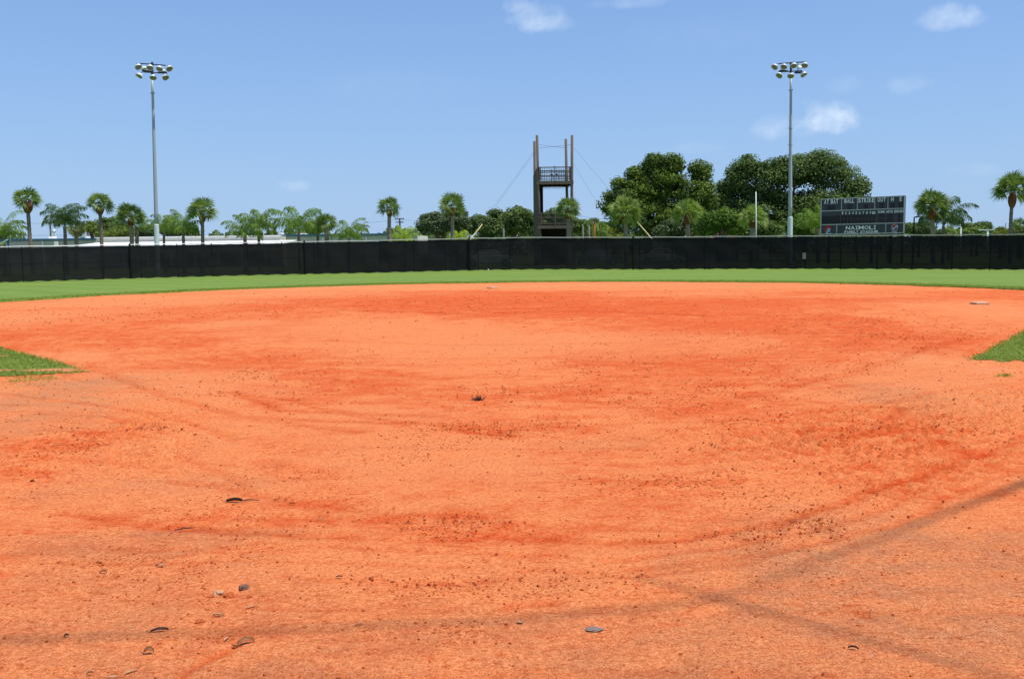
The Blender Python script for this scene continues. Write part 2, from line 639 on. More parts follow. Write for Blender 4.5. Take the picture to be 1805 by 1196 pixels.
M = dict(
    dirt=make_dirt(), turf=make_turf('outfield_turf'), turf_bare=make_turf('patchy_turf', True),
    ground=simple('rough_ground', (0.16, 0.17, 0.075), 0.95, 0.1, var=0.4, scale=0.2),
    asphalt=simple('car_park_asphalt', (0.11, 0.11, 0.11), 0.95, 0.1, var=0.3, scale=0.6),
    clod=simple('dirt_clod_clay', (0.40, 0.095, 0.030), 0.98, 0.05, var=0.4, scale=9.0, bump=0.4),
    clod_grey=simple('grey_grit', (0.17, 0.10, 0.075), 0.98, 0.05, var=0.35, scale=9.0),
    blade=foliage('grass_blade', (0.15, 0.205, 0.035), (0.34, 0.40, 0.09), 0.40),
    screen=make_screen(),
    post=simple('black_fence_post', (0.009, 0.009, 0.010), 0.8, 0.1, var=0.2),
    rail=simple('galvanised_rail', (0.33, 0.34, 0.34), 0.45, 0.5, 0.4, var=0.2),
    pole=simple('galvanised_light_pole', (0.36, 0.40, 0.44), 0.5, 0.5, 0.1, var=0.12, scale=2.0),
    sleeve=simple('pale_pole_sleeve', (0.62, 0.68, 0.70), 0.55, 0.4, 0.1, var=0.08, scale=2.0),
    dark=simple('dark_steel', (0.045, 0.05, 0.055), 0.6, 0.4, 0.3, var=0.2),
    lamp=simple('lamp_housing_white', (0.72, 0.75, 0.74), 0.4, 0.5, 0.1, var=0.08),
    lens=simple('lamp_reflector', (0.24, 0.225, 0.20), 0.5, 0.3, 0.0, var=0.25, scale=4.0),
    wood=make_wood('weathered_timber', (0.070, 0.056, 0.043), (0.165, 0.138, 0.108)),
    wood_dark=make_wood('dark_timber', (0.016, 0.012, 0.010), (0.040, 0.030, 0.024)),
    cable=simple('steel_cable', (0.09, 0.095, 0.10), 0.7, 0.2, 0.0, var=0.1),
    guard=simple('yellow_guy_guard', (0.62, 0.55, 0.22), 0.6, 0.3, var=0.1),
    cream=make_siding('cream_metal_siding', (0.66, 0.63, 0.54), (0.86, 0.82, 0.70)),
    grey_siding=make_siding('grey_metal_siding', (0.52, 0.50, 0.45), (0.72, 0.69, 0.61)),
    blue_trim=simple('blue_metal_trim', (0.035, 0.115, 0.19), 0.5, 0.4, 0.2, var=0.15),
    white=simple('white_paint', (0.80, 0.80, 0.78), 0.5, 0.4, var=0.06),
    sb_face=simple('scoreboard_charcoal', (0.050, 0.053, 0.066), 0.5, 0.4, var=0.22, scale=1.2),
    sb_frame=simple('scoreboard_frame', (0.50, 0.49, 0.49), 0.5, 0.4, var=0.08),
    sb_win=simple('scoreboard_window', (0.010, 0.006, 0.007), 0.3, 0.5, var=0.4, scale=5),
    sb_led=simple('unlit_segment', (0.040, 0.010, 0.008), 0.4, 0.4, var=0.3, scale=6),
    letter=simple('white_lettering', (0.88, 0.88, 0.87), 0.55, 0.3, var=0.05),
    red=simple('emblem_red', (0.45, 0.02, 0.03), 0.5, 0.4, var=0.08),
    ltblue=simple('emblem_light_blue', (0.22, 0.42, 0.62), 0.5, 0.4, var=0.08),
    blue=simple('emblem_blue', (0.01, 0.06, 0.30), 0.5, 0.4, var=0.08),
    palm_trunk=make_bark('palm_trunk_bark', (0.085, 0.065, 0.052), (0.26, 0.215, 0.18), 3.5),
    palm_trunk_pale=make_bark('pale_palm_bark', (0.11, 0.085, 0.065), (0.36, 0.29, 0.22), 4.5),
    boots=make_bark('palm_boot_fibre', (0.065, 0.028, 0.014), (0.24, 0.11, 0.05), 5.0),
    fan_leaf=foliage('fan_palm_leaf', (0.050, 0.090, 0.022), (0.25, 0.34, 0.11), 0.36),
    fan_leaf_l=foliage('pale_fan_palm_leaf', (0.095, 0.155, 0.03), (0.33, 0.42, 0.14), 0.38),
    fan_leaf_y=foliage('yellowing_fan_leaf', (0.12, 0.17, 0.03), (0.33, 0.33, 0.10), 0.3),
    queen_leaf=foliage('feather_palm_leaf', (0.075, 0.14, 0.028), (0.29, 0.42, 0.10), 0.36),
    queen_dark=foliage('dark_feather_palm_leaf', (0.035, 0.075, 0.024), (0.14, 0.22, 0.085), 0.28),
    queen_yel=foliage('yellow_feather_palm_leaf', (0.1740, 0.2900, 0.0362), (0.5220, 0.6090, 0.0870), 0.35),
    dry_frond=foliage('dry_palm_frond', (0.20, 0.16, 0.07), (0.40, 0.34, 0.18), 0.3),
    oak_a=foliage('oak_leaf_yellow_green', (0.0358, 0.0666, 0.0115), (0.1984, 0.2816, 0.0435), 0.26, (0.060, 0.10, 0.018)),
    oak_b=foliage('oak_leaf_dull_green', (0.0435, 0.0768, 0.0205), (0.1984, 0.2752, 0.0870), 0.26, (0.060, 0.105, 0.028)),
    oak_c=foliage('oak_leaf_grey_green', (0.0486, 0.0768, 0.0358), (0.1600, 0.2112, 0.1024), 0.22),
    oak_l=foliage('tree_leaf_mid_green', (0.055, 0.095, 0.028), (0.16, 0.23, 0.085), 0.28),
    bush_l=foliage('bush_leaf_bright', (0.040, 0.088, 0.014), (0.16, 0.26, 0.045), 0.28),
    bush_y=foliage('bush_leaf_yellow_green', (0.075, 0.12, 0.02), (0.20, 0.27, 0.055), 0.28),
    bark=make_bark('oak_bark', (0.05, 0.042, 0.036), (0.17, 0.145, 0.125), 2.0),
    leaf_brown=simple('dead_leaf_brown', (0.22, 0.075, 0.02), 0.6, 0.35, var=0.35, scale=20),
    leaf_dark=simple('dead_leaf_dark', (0.035, 0.018, 0.012), 0.6, 0.35, var=0.35, scale=20),
    leaf_tan=simple('dead_leaf_tan', (0.46, 0.26, 0.14), 0.95, 0.02, var=0.2, scale=20),
    stone=simple('grey_stone', (0.20, 0.15, 0.135), 0.95, 0.05, var=0.2, scale=30),
    base=simple('dusty_base_rubber', (0.60, 0.36, 0.23), 0.7, 0.2, var=0.12, scale=8),
    base_side=simple('dark_base_side', (0.50, 0.25, 0.14), 0.8, 0.2, var=0.2, scale=8),  # sides of a base, darker and redder than its top
    solar=simple('solar_cells', (0.03, 0.05, 0.12), 0.15, 0.6, 0.2, var=0.2),
    blue_post=simple('blue_post_paint', (0.02, 0.10, 0.32), 0.5, 0.4, var=0.1),
    roof_pink=simple('faded_pink_roof', (0.42, 0.24, 0.19), 0.85, 0.2, var=0.15),
    house=simple('tan_stucco', (0.50, 0.37, 0.24), 0.85, 0.2, var=0.1),
    car_white=simple('white_car_paint', (0.70, 0.71, 0.72), 0.25, 0.6, var=0.03),
    car_silver=simple('silver_car_paint', (0.42, 0.43, 0.45), 0.3, 0.6, 0.4, var=0.03),
    glass=simple('car_glass', (0.02, 0.025, 0.03), 0.08, 0.8, var=0.1),
    rubber=simple('tyre_rubber', (0.02, 0.02, 0.02), 0.8, 0.2, var=0.1),
    grey_post=simple('dull_grey_post', (0.15, 0.16, 0.15), 0.8, 0.2, var=0.2),
    rust_pole=simple('orange_brown_pole', (0.34, 0.13, 0.045), 0.8, 0.2, var=0.2),
)

# ------------------------------------------------------------------ infield dirt
CENTRE = (0.0, 25.8)
RADIUS = 18.4
# patches given where they lie in the photograph and turned into ground ellipses (x, y, rx, ry)
deep_p = [(760, 530, 420, 18, 1.0), (1100, 545, 420, 18, 1.0), (1350, 575, 330, 30, 0.9), (1560, 600, 200, 36, 0.9),
          (1300, 530, 500, 14, 0.7), (1250, 640, 300, 45, 0.75), (200, 590, 330, 40, 0.65), (330, 545, 260, 14, 0.5),
          (440, 640, 190, 30, 0.6), (560, 680, 200, 32, 0.65), (800, 700, 160, 28, 0.5), (860, 755, 140, 22, 0.6),
          (1150, 700, 230, 40, 0.55), (1250, 730, 200, 30, 0.4), (180, 770, 110, 45, 0.75), (270, 745, 50, 18, 0.5),
          (510, 825, 75, 22, 0.55), (450, 905, 150, 28, 0.5), (780, 930, 160, 26, 0.55), (840, 945, 120, 16, 0.4),
          (1250, 855, 140, 22, 0.4), (1330, 925, 190, 24, 0.6), (950, 940, 300, 20, 0.45), (1650, 790, 130, 50, 0.5),
          (1500, 760, 110, 30, 0.3), (1400, 820, 200, 40, 0.3), (420, 1035, 70, 22, 0.55), (380, 1140, 90, 26, 0.35),
          (560, 1150, 60, 20, 0.2), (1050, 800, 200, 40, 0.25), (1150, 900, 180, 22, 0.3), (720, 860, 110, 20, 0.3),
          (60, 900, 160, 40, 0.2), (1780, 520, 120, 12, 0.6), (900, 655, 120, 10, 0.25), (700, 600, 300, 8, 0.2)]
tan_p = [(170, 700, 300, 45, 0.9), (330, 770, 130, 40, 0.6), (70, 560, 120, 22, 0.5), (100, 630, 110, 12, 0.8),
         (850, 505, 700, 5, 0.9), (430, 522, 360, 5, 0.8), (250, 535, 260, 7, 0.7), (1680, 640, 130, 26, 0.8),
         (1700, 700, 160, 34, 0.7), (1780, 550, 110, 22, 0.7), (640, 740, 180, 24, 0.5), (950, 610, 420, 26, 0.55),
         (620, 580, 260, 20, 0.4), (800, 810, 240, 40, 0.5), (300, 850, 220, 40, 0.5), (1150, 990, 300, 40, 0.3),
         (640, 1010, 320, 30, 0.35), (1500, 890, 180, 40, 0.5), (450, 570, 60, 8, 0.8), (380, 572, 60, 8, 0.8),
         (1500, 660, 160, 20, 0.5), (1300, 505, 500, 4, 0.6), (1150, 520, 160, 3, 0.6), (1420, 522, 200, 3, 0.5)]
grey_p = [(1650, 1050, 480, 150, 1.0), (1750, 960, 220, 60, 0.9), (1500, 1150, 500, 100, 0.85), (250, 960, 340, 30, 0.7),
          (100, 690, 130, 30, 0.8), (40, 740, 90, 40, 0.6), (1560, 695, 130, 22, 0.6), (1630, 720, 80, 20, 0.5),
          (900, 1150, 560, 100, 0.55), (350, 1080, 420, 70, 0.45), (120, 1050, 200, 100, 0.45), (1060, 780, 130, 14, 0.4),
          (240, 860, 200, 30, 0.35), (950, 1010, 160, 14, 0.35), (240, 945, 260, 14, 0.5), (700, 900, 120, 12, 0.2), (900, 1185, 1100, 40, 0.8), (60, 1150, 300, 60, 0.6)]
clod_p = [(760, 540, 420, 16, 0.4), (1560, 590, 170, 34, 0.9), (1200, 690, 260, 60, 0.8), (480, 660, 170, 34, 0.8),
          (860, 755, 150, 26, 1.2), (860, 700, 110, 22, 0.7), (1200, 845, 150, 26, 1.2), (1310, 930, 150, 20, 1.5),
          (800, 930, 150, 20, 1.3), (420, 900, 130, 26, 0.9), (520, 830, 60, 20, 1.2), (180, 780, 110, 40, 0.9),
          (420, 1035, 50, 18, 1.3), (1600, 780, 160, 50, 0.8), (1300, 640, 300, 50, 0.5), (840, 1030, 180, 20, 0.9),
          (300, 1000, 200, 40, 0.35), (960, 1025, 180, 16, 0.6), (700, 800, 90, 30, 0.4), (1380, 880, 120, 30, 0.7),
          (160, 560, 200, 20, 0.4), (390, 1110, 50, 16, 0.5), (760, 1110, 80, 16, 1.0), (1380, 1030, 100, 20, 0.5)]


def ground_ellipses(lst):
    out = []
    for (px, py, rx, ry, s) in lst:
        c = G(px, py)
        a, b = G(px - rx, py), G(px + rx, py)
        t0, t1 = G(px, max(py - ry, 470)), G(px, py + ry)
        if lst is deep_p and py > 740:
            s *= 0.62
        out.append((c.x, 0.5 * (t0.y + t1.y), abs(b.x - a.x) / 2, max(0.12, (t0.y - t1.y) / 2), s))
    return out


def field(lst, X, Y):
    out = np.zeros_like(X)
    for (cx, cy, rx, ry, s) in lst:
        q = ((X - cx) / rx) ** 2 + ((Y - cy) / ry) ** 2
        out = np.maximum(out, s * np.exp(-q * 0.9)) + 0.15 * s * np.exp(-q)
    return out


def crisp_field(lst, X, Y, seed):
    # the same patches with torn, noise-warped edges
    k = 0.35 + 0.05 * np.clip(Y, 0, 40)
    wx = X + ((fbm(X * 0.8, Y * 0.8, 5, seed, 0.62) - 0.5) * 3.2) * k
    wy = Y + ((fbm(X * 0.8, Y * 0.8, 5, seed + 9, 0.62) - 0.5) * 2.2) * k
    out = np.zeros_like(X)
    for (cx, cy, rx, ry, s) in lst:
        q = ((wx - cx) / rx) ** 2 + ((wy - cy) / ry) ** 2
        t = np.clip((1.35 - q) / 0.9, 0, 1)
        out = np.maximum(out, s * t * t * (3 - 2 * t))
    return out


E_deep, E_tan, E_grey, E_clod = map(ground_ellipses, (deep_p, tan_p, grey_p, clod_p))


def tracks(X, Y):
    """tyre lug prints and drag grooves, metres"""
    z = np.zeros_like(X)
    for (px, py, ang, w, ln) in ((190, 775, 0.35, 0.6, 1.6), (255, 760, 0.3, 0.6, 1.6), (1600, 730, -0.9, 0.7, 2.4), (1720, 740, -0.9, 0.7, 2.4),
                                 (1480, 745, -1.0, 0.6, 2.0), (1640, 800, -0.8, 0.6, 1.6)):
        g = G(px, py)
        dx, dy = X - g.x, Y - g.y
        u = dx * math.cos(ang) + dy * math.sin(ang)
        v = -dx * math.sin(ang) + dy * math.cos(ang)
        m = np.exp(-(u / w) ** 4) * np.exp(-(v / ln) ** 4)
        z += m * 0.020 * np.sign(np.sin(v * 38 + np.abs(u) * 9)) * (0.4 + 0.6 * vnoise(X * 3, Y * 3, 5))
    return z


def grooves(X, Y):
    r = np.sqrt(X ** 2 + (Y - 19.0) ** 2) + (fbm(X * 0.2, Y * 0.2, 2, 40) - 0.5) * 1.5
    th = np.arctan2(X, Y - 19.0)
    return fbm(r * 6.0, th * 5.0, 4, 60)


def dirt_h(X, Y):
    cl = np.clip(field(E_clod, X, Y), 0, 1.3)
    h = (fbm(X * 0.5, Y * 0.5, 4, 3) - 0.5) * 0.035
    h += (fbm(X * 4.0, Y * 4.0, 4, 9) - 0.5) * (0.012 + 0.022 * cl)
    h += (fbm(X * 16.0, Y * 16.0, 2, 19) - 0.5) * (0.004 + 0.010 * cl)
    h += (grooves(X, Y) - 0.5) * 0.016
    h += tracks(X, Y)
    # footprints and scuffs
    for (px, py, rx, ry, dpt) in ((405, 1160, 0.16, 0.09, -0.02), (360, 1165, 0.10, 0.20, 0.014), (430, 1035, 0.10, 0.05, -0.022), (1190, 1165, 0.12, 0.05, -0.015),
                                  (520, 820, 0.16, 0.12, 0.025), (1280, 835, 0.22, 0.10, 0.02), (1500, 1075, 0.12, 0.05, 0.016),
                                  (945, 1040, 0.2, 0.05, -0.012), (1320, 715, 0.14, 0.10, -0.03)):
        g = G(px, py)
        h += dpt * np.exp(-((X - g.x) / rx) ** 2 - ((Y - g.y) / ry) ** 2)
    return h


def near_fade(X, Y):
    d = np.sqrt(X ** 2 + (Y - CENTRE[1]) ** 2)
    return np.where(Y > CENTRE[1], np.clip((d - RADIUS - 0.15) / 0.6, 0, 1), 0.0)


ys = [-16.0, -12, -9, -6, -4, -2, -0.5, 0.6, 1.4, 2.0]
y = 2.0
while y < 46.5:
    y *= 1.0068
    ys.append(y)
ys = np.array(ys)
ts = np.linspace(-1, 1, 441)
ts = np.sign(ts) * np.where(np.abs(ts) < 0.8, np.abs(ts) * 0.75, 0.6 + (np.abs(ts) - 0.8) * 2.0)
YY, TT = np.meshgrid(ys, ts, indexing='ij')
XX = TT * (0.98 * np.maximum(YY, 1.5) + 1.0)
XX = np.where(YY < 2.0, TT * 16.0, XX)
XX = XX + np.sign(TT) * np.clip(np.abs(TT) - 0.6, 0, 1) / 0.4 * 16.0
# blend so that no row jumps
ZZ = dirt_h(XX, YY) - 0.35 * near_fade(XX, YY)
V = np.stack([XX, YY, ZZ], -1).reshape(-1, 3)
ny, nx = YY.shape
ii, jj = np.meshgrid(np.arange(ny - 1), np.arange(nx - 1), indexing='ij')
a0 = (ii * nx + jj).ravel()
faces = np.stack([a0, a0 + 1, a0 + nx + 1, a0 + nx], -1)
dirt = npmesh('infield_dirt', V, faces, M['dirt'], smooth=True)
tag(dirt, kind='structure')
rake_lines = [
    ([(850, 948), (1000, 952), (1200, 945), (1350, 925), (1500, 885), (1600, 850), (1805, 770)], 0.045, 0.6),
    ([(640, 945), (500, 938), (300, 925), (100, 905)], 0.05, 0.5), ([(320, 845), (480, 880), (700, 905), (900, 915)], 0.04, 0.45),
    ([(1100, 1000), (1360, 975), (1500, 945), (1650, 895), (1805, 830)], 0.03, 0.4), ([(1060, 985), (1300, 962), (1480, 925), (1640, 870)], 0.025, 0.4),
    ([(480, 735), (560, 740), (760, 745), (900, 770)], 0.05, 0.5), ([(400, 690), (500, 700), (640, 735), (800, 750)], 0.05, 0.5),
    ([(0, 690), (150, 710), (350, 745), (420, 775)], 0.035, 0.4), ([(60, 730), (200, 735), (300, 765)], 0.035, 0.4),
    ([(80, 705), (230, 722), (420, 765)], 0.03, 0.35), ([(650, 548), (820, 552), (1000, 548), (1250, 556)], 0.12, 0.6),
    ([(720, 540), (900, 543), (1050, 541)], 0.12, 0.4), ([(300, 1190), (340, 1162), (388, 1140), (402, 1134)], 0.018, 1.0),
    ([(900, 1072), (980, 1062)], 0.02, 0.8), ([(1490, 1068), (1522, 1080)], 0.02, 0.8), ([(1400, 760), (1560, 790), (1700, 850)], 0.05, 0.4),
    ([(1440, 735), (1600, 760), (1780, 830)], 0.05, 0.4), ([(1380, 790), (1520, 820), (1620, 870)], 0.04, 0.35),
    ([(120, 985), (400, 990), (800, 1000)], 0.02, 0.3), ([(200, 960), (600, 965), (1000, 985)], 0.02, 0.35),
    ([(560, 600), (800, 607), (1100, 604)], 0.05, 0.3), ([(480, 625), (760, 632), (1050, 628)], 0.05, 0.3),
    ([(330, 800), (420, 860), (560, 905)], 0.04, 0.3), ([(150, 640), (300, 700), (420, 730), (640, 760)], 0.06, 0.4),
    ([(420, 690), (480, 720), (620, 728), (800, 735)], 0.05, 0.5), ([(1250, 800), (1450, 770), (1600, 720)], 0.06, 0.4), ([(1300, 770), (1480, 735), (1640, 690)], 0.05, 0.35),
    ([(900, 1010), (1100, 1015), (1300, 990), (1500, 950)], 0.02, 0.4), ([(500, 1020), (700, 1030), (900, 1025)], 0.02, 0.35), ([(1300, 700), (1400, 680), (1550, 640), (1680, 600)], 0.10, 0.35)]
rk_rng = np.random.default_rng(4)
Xf, Yf = V[:, 0].astype(float), V[:, 1].astype(float)
rake = np.zeros(len(V))
for pts_, w_, st_ in rake_lines:
    gp = [G(*q_) for q_ in pts_]
    wx = Xf + (fbm(Xf * 1.5, Yf * 1.5, 3, 70) - 0.5) * 0.22
    wy = Yf + (fbm(Xf * 1.5, Yf * 1.5, 3, 71) - 0.5) * 0.22
    best = np.full(len(V), 1e9)
    for a_, b_ in zip(gp[:-1], gp[1:]):
        dx_, dy_ = b_.x - a_.x, b_.y - a_.y
        t_ = np.clip(((wx - a_.x) * dx_ + (wy - a_.y) * dy_) / (dx_ * dx_ + dy_ * dy_), 0, 1)
        best = np.minimum(best, (wx - a_.x - t_ * dx_) ** 2 + (wy - a_.y - t_ * dy_) ** 2)
    rake = np.maximum(rake, min(1.0, st_ * 1.7) * np.exp(-best / (w_ * w_ * 2.0)))
# many faint concentric drag arcs left by the mat
rr0 = np.sqrt(Xf ** 2 + (Yf - 19.0) ** 2) + (fbm(Xf * 0.3, Yf * 0.3, 2, 41) - 0.5) * 1.2
th0 = np.arctan2(Xf, 19.0 - Yf)
th1 = np.arctan2(Xf, Yf - 19.0)
for _ in range(110):
    near = rk_rng.uniform() < 0.6
    r0_ = rk_rng.uniform(8.0, 16.8) if near else rk_rng.uniform(2, 24)
    c0_ = rk_rng.uniform(-0.9, 0.9)
    sp_ = rk_rng.uniform(0.08, 0.35)
    th_ = th0 if near else th1
    w_ = rk_rng.uniform(0.015, 0.05) * (1 if near else 2.5)
    rake = np.maximum(rake, rk_rng.uniform(0.2, 0.6) * np.exp(-((rr0 - r0_) / w_) ** 2) * np.exp(-((th_ - c0_) / sp_) ** 4))
rake = np.maximum(rake, np.clip(tracks(Xf, Yf) * -28, 0, 0.55))
# a torn darker band above the smoothed path, lighter smooth path below it
V[:, 2] -= 0.014 * np.clip(rake, 0, 1)
dirt.data.vertices.foreach_set('co', V.astype(np.float32).ravel())
at = dirt.data.attributes.new('rake', 'FLOAT', 'POINT')
at.data.foreach_set('value', np.clip(rake, 0, 1).astype(np.float32))
for nm, E in (('deep', E_deep), ('tan', E_tan), ('grey', E_grey)):
    at = dirt.data.attributes.new(nm, 'FLOAT', 'POINT')
    at.data.foreach_set('value', np.clip(0.7 * crisp_field(E, Xf, Yf, 200 + len(nm)) + 0.3 * field(E, Xf, Yf), 0, 1).astype(np.float32))

# ------------------------------------------------------------------ ground out to the horizon
rad = np.array([0.5, 30, 60, 70, 80, 90, 100, 120, 150, 200, 300, 500, 900, 1600, 3000.0])
an = np.linspace(0, 2 * math.pi, 97)[:-1]
gv = [(0, 0, -0.6)]
for r_ in rad:
    for a_ in an:
        x_, y_ = r_ * math.cos(a_), r_ * math.sin(a_)
        z_ = gz(x_, y_) - 0.12 if y_ > 60 else -0.6
        gv.append((x_, y_, z_))
mb = MB()
mb.v = gv
na = len(an)
for k_ in range(na):
    mb.f.append((0, 1 + k_, 1 + (k_ + 1) % na))
for i_ in range(len(rad) - 1):
    for k_ in range(na):
        b0, b1 = 1 + i_ * na, 1 + (i_ + 1) * na
        mb.f.append((b0 + k_, b1 + k_, b1 + (k_ + 1) % na, b0 + (k_ + 1) % na))
tag(mb.build('ground', M['ground']), kind='structure')

# outfield grass: ring sector behind the skinned infield
thetas = np.linspace(0, math.pi, 481)
rs = [RADIUS, RADIUS, RADIUS + 0.05, RADIUS + 0.3, 19.5, 21, 23, 26, 29, 32, 35, 38, 41, 44, 47, 50, 54, 60, 68, 80, 100]
mb = MB()
for i_, r_ in enumerate(rs):
    for t_ in thetas:
        rr_ = r_
        if i_ < 3:
            rr_ += 0.05 * (mnoise.noise(Vector((t_ * 60, 0, 0)))) + 0.03 * mnoise.noise(Vector((t_ * 300, 3, 0)))
        x_, y_ = CENTRE[0] + rr_ * math.cos(t_), CENTRE[1] + rr_ * math.sin(t_)
        z_ = -0.12 if i_ == 0 else (0.030 if i_ == 1 else 0.045 + (0.02 * mnoise.noise(Vector((x_ * .4, y_ * .4, 0)))))
        mb.v.append((x_, y_, gz(x_, y_) + z_))
nt_ = len(thetas)
for i_ in range(len(rs) - 1):
    for k_ in range(nt_ - 1):
        mb.f.append((i_ * nt_ + k_, (i_ + 1) * nt_ + k_, (i_ + 1) * nt_ + k_ + 1, i_ * nt_ + k_ + 1))
tag(mb.build('outfield_grass', M['turf'], smooth=True), kind='structure')


# foul-territory grass wedges, with a bare-patch attribute shared by sheet and blades
def bare_amount(X, Y, left):
    n = fbm(X * 1.1, Y * 2.2, 4, 77)
    if left:
        e = np.clip((13.6 - Y) / 1.5, 0, 1)            # towards the home-side edge
        return np.clip(1.7 * (n - 0.5) * 1.6 + 0.55 * e - 0.24, 0, 1)
    e = np.clip((12.75 - Y) / 0.5, 0, 1)
    return np.clip(0.9 * (n - 0.55) + 0.35 * e - 0.1, 0, 1)


def in_wedge(X, Y, s):
    """s=-1 left, +1 right; inside the foul grass"""
    ax, ay = (5.85, 12.95) if s < 0 else (6.35, 12.95)
    Xa = X * s
    wob = (fbm(X * 3.0, Y * 3.0, 4, 5, 0.7) - 0.5) * 0.55
    low = ay - (0.42 if s < 0 else 0.62) * np.minimum(Xa - ax, 3.0) * 0.75 - 0.05 + (0.12 if s > 0 else 0)
    return (Y < ay + (Xa - ax) * (1.10 if s < 0 else 1.36) + wob * 0.3) & (Xa > ax) & (Y > low + wob * 1.3) & (Y < 25.75)


for s, nm in ((-1, 'foul_grass'), (1, 'foul_grass')):
    gx = np.concatenate([np.arange(5.6, 14, 0.06), np.arange(14, 46, 1.0)])
    gy = np.concatenate([np.arange(10.5, 20, 0.06), np.arange(20, 25.8, 0.5), [25.8]])
    Xg, Yg = np.meshgrid(gx * s, gy, indexing='ij')
    ins = in_wedge(Xg, Yg, s)
    Z = dirt_h(Xg, Yg) + 0.010
    n2_ = Xg.shape[1]
    ii, jj = np.meshgrid(np.arange(Xg.shape[0] - 1), np.arange(n2_ - 1), indexing='ij')
    ok = ins[:-1, :-1] & ins[1:, :-1] & ins[:-1, 1:] & ins[1:, 1:]
    a0 = (ii * n2_ + jj)[ok]
    fc = np.stack([a0, a0 + n2_, a0 + n2_ + 1, a0 + 1] if s > 0 else [a0, a0 + 1, a0 + n2_ + 1, a0 + n2_], -1)
    Vw = np.stack([Xg, Yg, Z], -1).reshape(-1, 3)
    o = npmesh('foul_grass', Vw, fc, M['turf_bare'], smooth=True)
    tag(o, kind='structure')
    at = o.data.attributes.new('bare', 'FLOAT', 'POINT')
    at.data.foreach_set('value', bare_amount(Vw[:, 0], Vw[:, 1], s < 0).astype(np.float32))


def blades(X, Y, Z, h, w, seed):
    g = np.random.default_rng(seed)
    n = len(X)
    a = g.uniform(0, 2 * math.pi, n)
    hh = h * g.uniform(0.5, 1.3, n)
    lean = g.uniform(0.4, 1.8, n) * hh
    b = g.uniform(0, 2 * math.pi, n)
    ww = w * g.uniform(0.6, 1.3, n)
    dx, dy = np.cos(a) * ww, np.sin(a) * ww
    lx, ly = np.cos(b) * lean, np.sin(b) * lean
    p0 = np.stack([X - dx, Y - dy, Z], -1)
    p1 = np.stack([X + dx, Y + dy, Z], -1)
    p2 = np.stack([X + lx * 0.35 + dx * 0.6, Y + ly * 0.35 + dy * 0.6, Z + hh * 0.6], -1)
    p3 = np.stack([X + lx, Y + ly, Z + hh], -1)
    Vb = np.stack([p0, p1, p2, p3], 1).reshape(-1, 3)
    Fb = (np.arange(n) * 4)[:, None] + np.arange(4)[None, :]
    return Vb, Fb


BX, BY = [], []
for s in (-1, 1):
    n = 110000
    X = rng.uniform(5.8, 13.5, n) * s
    Y = rng.uniform(11.2, 20.5, n)
    keep = in_wedge(X, Y, s)
    keep &= bare_amount(X, Y, s < 0) + (rng.uniform(0, 1, n) - 0.5) * 0.5 < 0.42
    keep &= rng.uniform(0, 1, n) < np.clip(1.4 - (Y - 13) / 9.0, 0.3, 1)
    nk = int(keep.sum())
    BX.append(X[keep] + rng.normal(0, 0.035, nk)); BY.append(Y[keep] + rng.normal(0, 0.05, nk))
# stray tufts in the dirt at the patchy edge
for (px, py, nn, sp) in ((42, 664, 90, 0.12), (31, 673, 60, 0.10), (60, 669, 60, 0.12), (124, 657, 60, 0.08), (1769, 663, 40, 0.05), (1775, 661, 20, 0.03),
                         (1758, 663, 12, 0.05), (30, 680, 30, 0.2), (88, 668, 50, 0.1)):
    g = G(px, py)
    BX.append(g.x + rng.normal(0, sp, nn)); BY.append(g.y + rng.normal(0, sp * 0.8, nn))
BX, BY = np.concatenate(BX), np.concatenate(BY)
Vb, Fb = blades(BX, BY, dirt_h(BX, BY) + 0.008, 0.027, 0.0065, 5)
tag(npmesh('foul_grass_blades', Vb, Fb, M['blade']), 'short green grass blades in the foul territory wedges beside the dirt', 'grass', kind='stuff')
n = 42000
t_ = rng.uniform(0.02, math.pi - 0.02, n)
r_ = RADIUS - 0.03 + np.abs(rng.normal(0, 1, n)) * 0.5
X, Y = CENTRE[0] + r_ * np.cos(t_), CENTRE[1] + r_ * np.sin(t_)
Vb, Fb = blades(X, Y, np.full(n, 0.03), 0.045, 0.010, 6)
tag(npmesh('outfield_edge_blades', Vb, Fb, M['blade']), 'ragged grass blades along the outfield edge of the dirt', 'grass', kind='stuff')


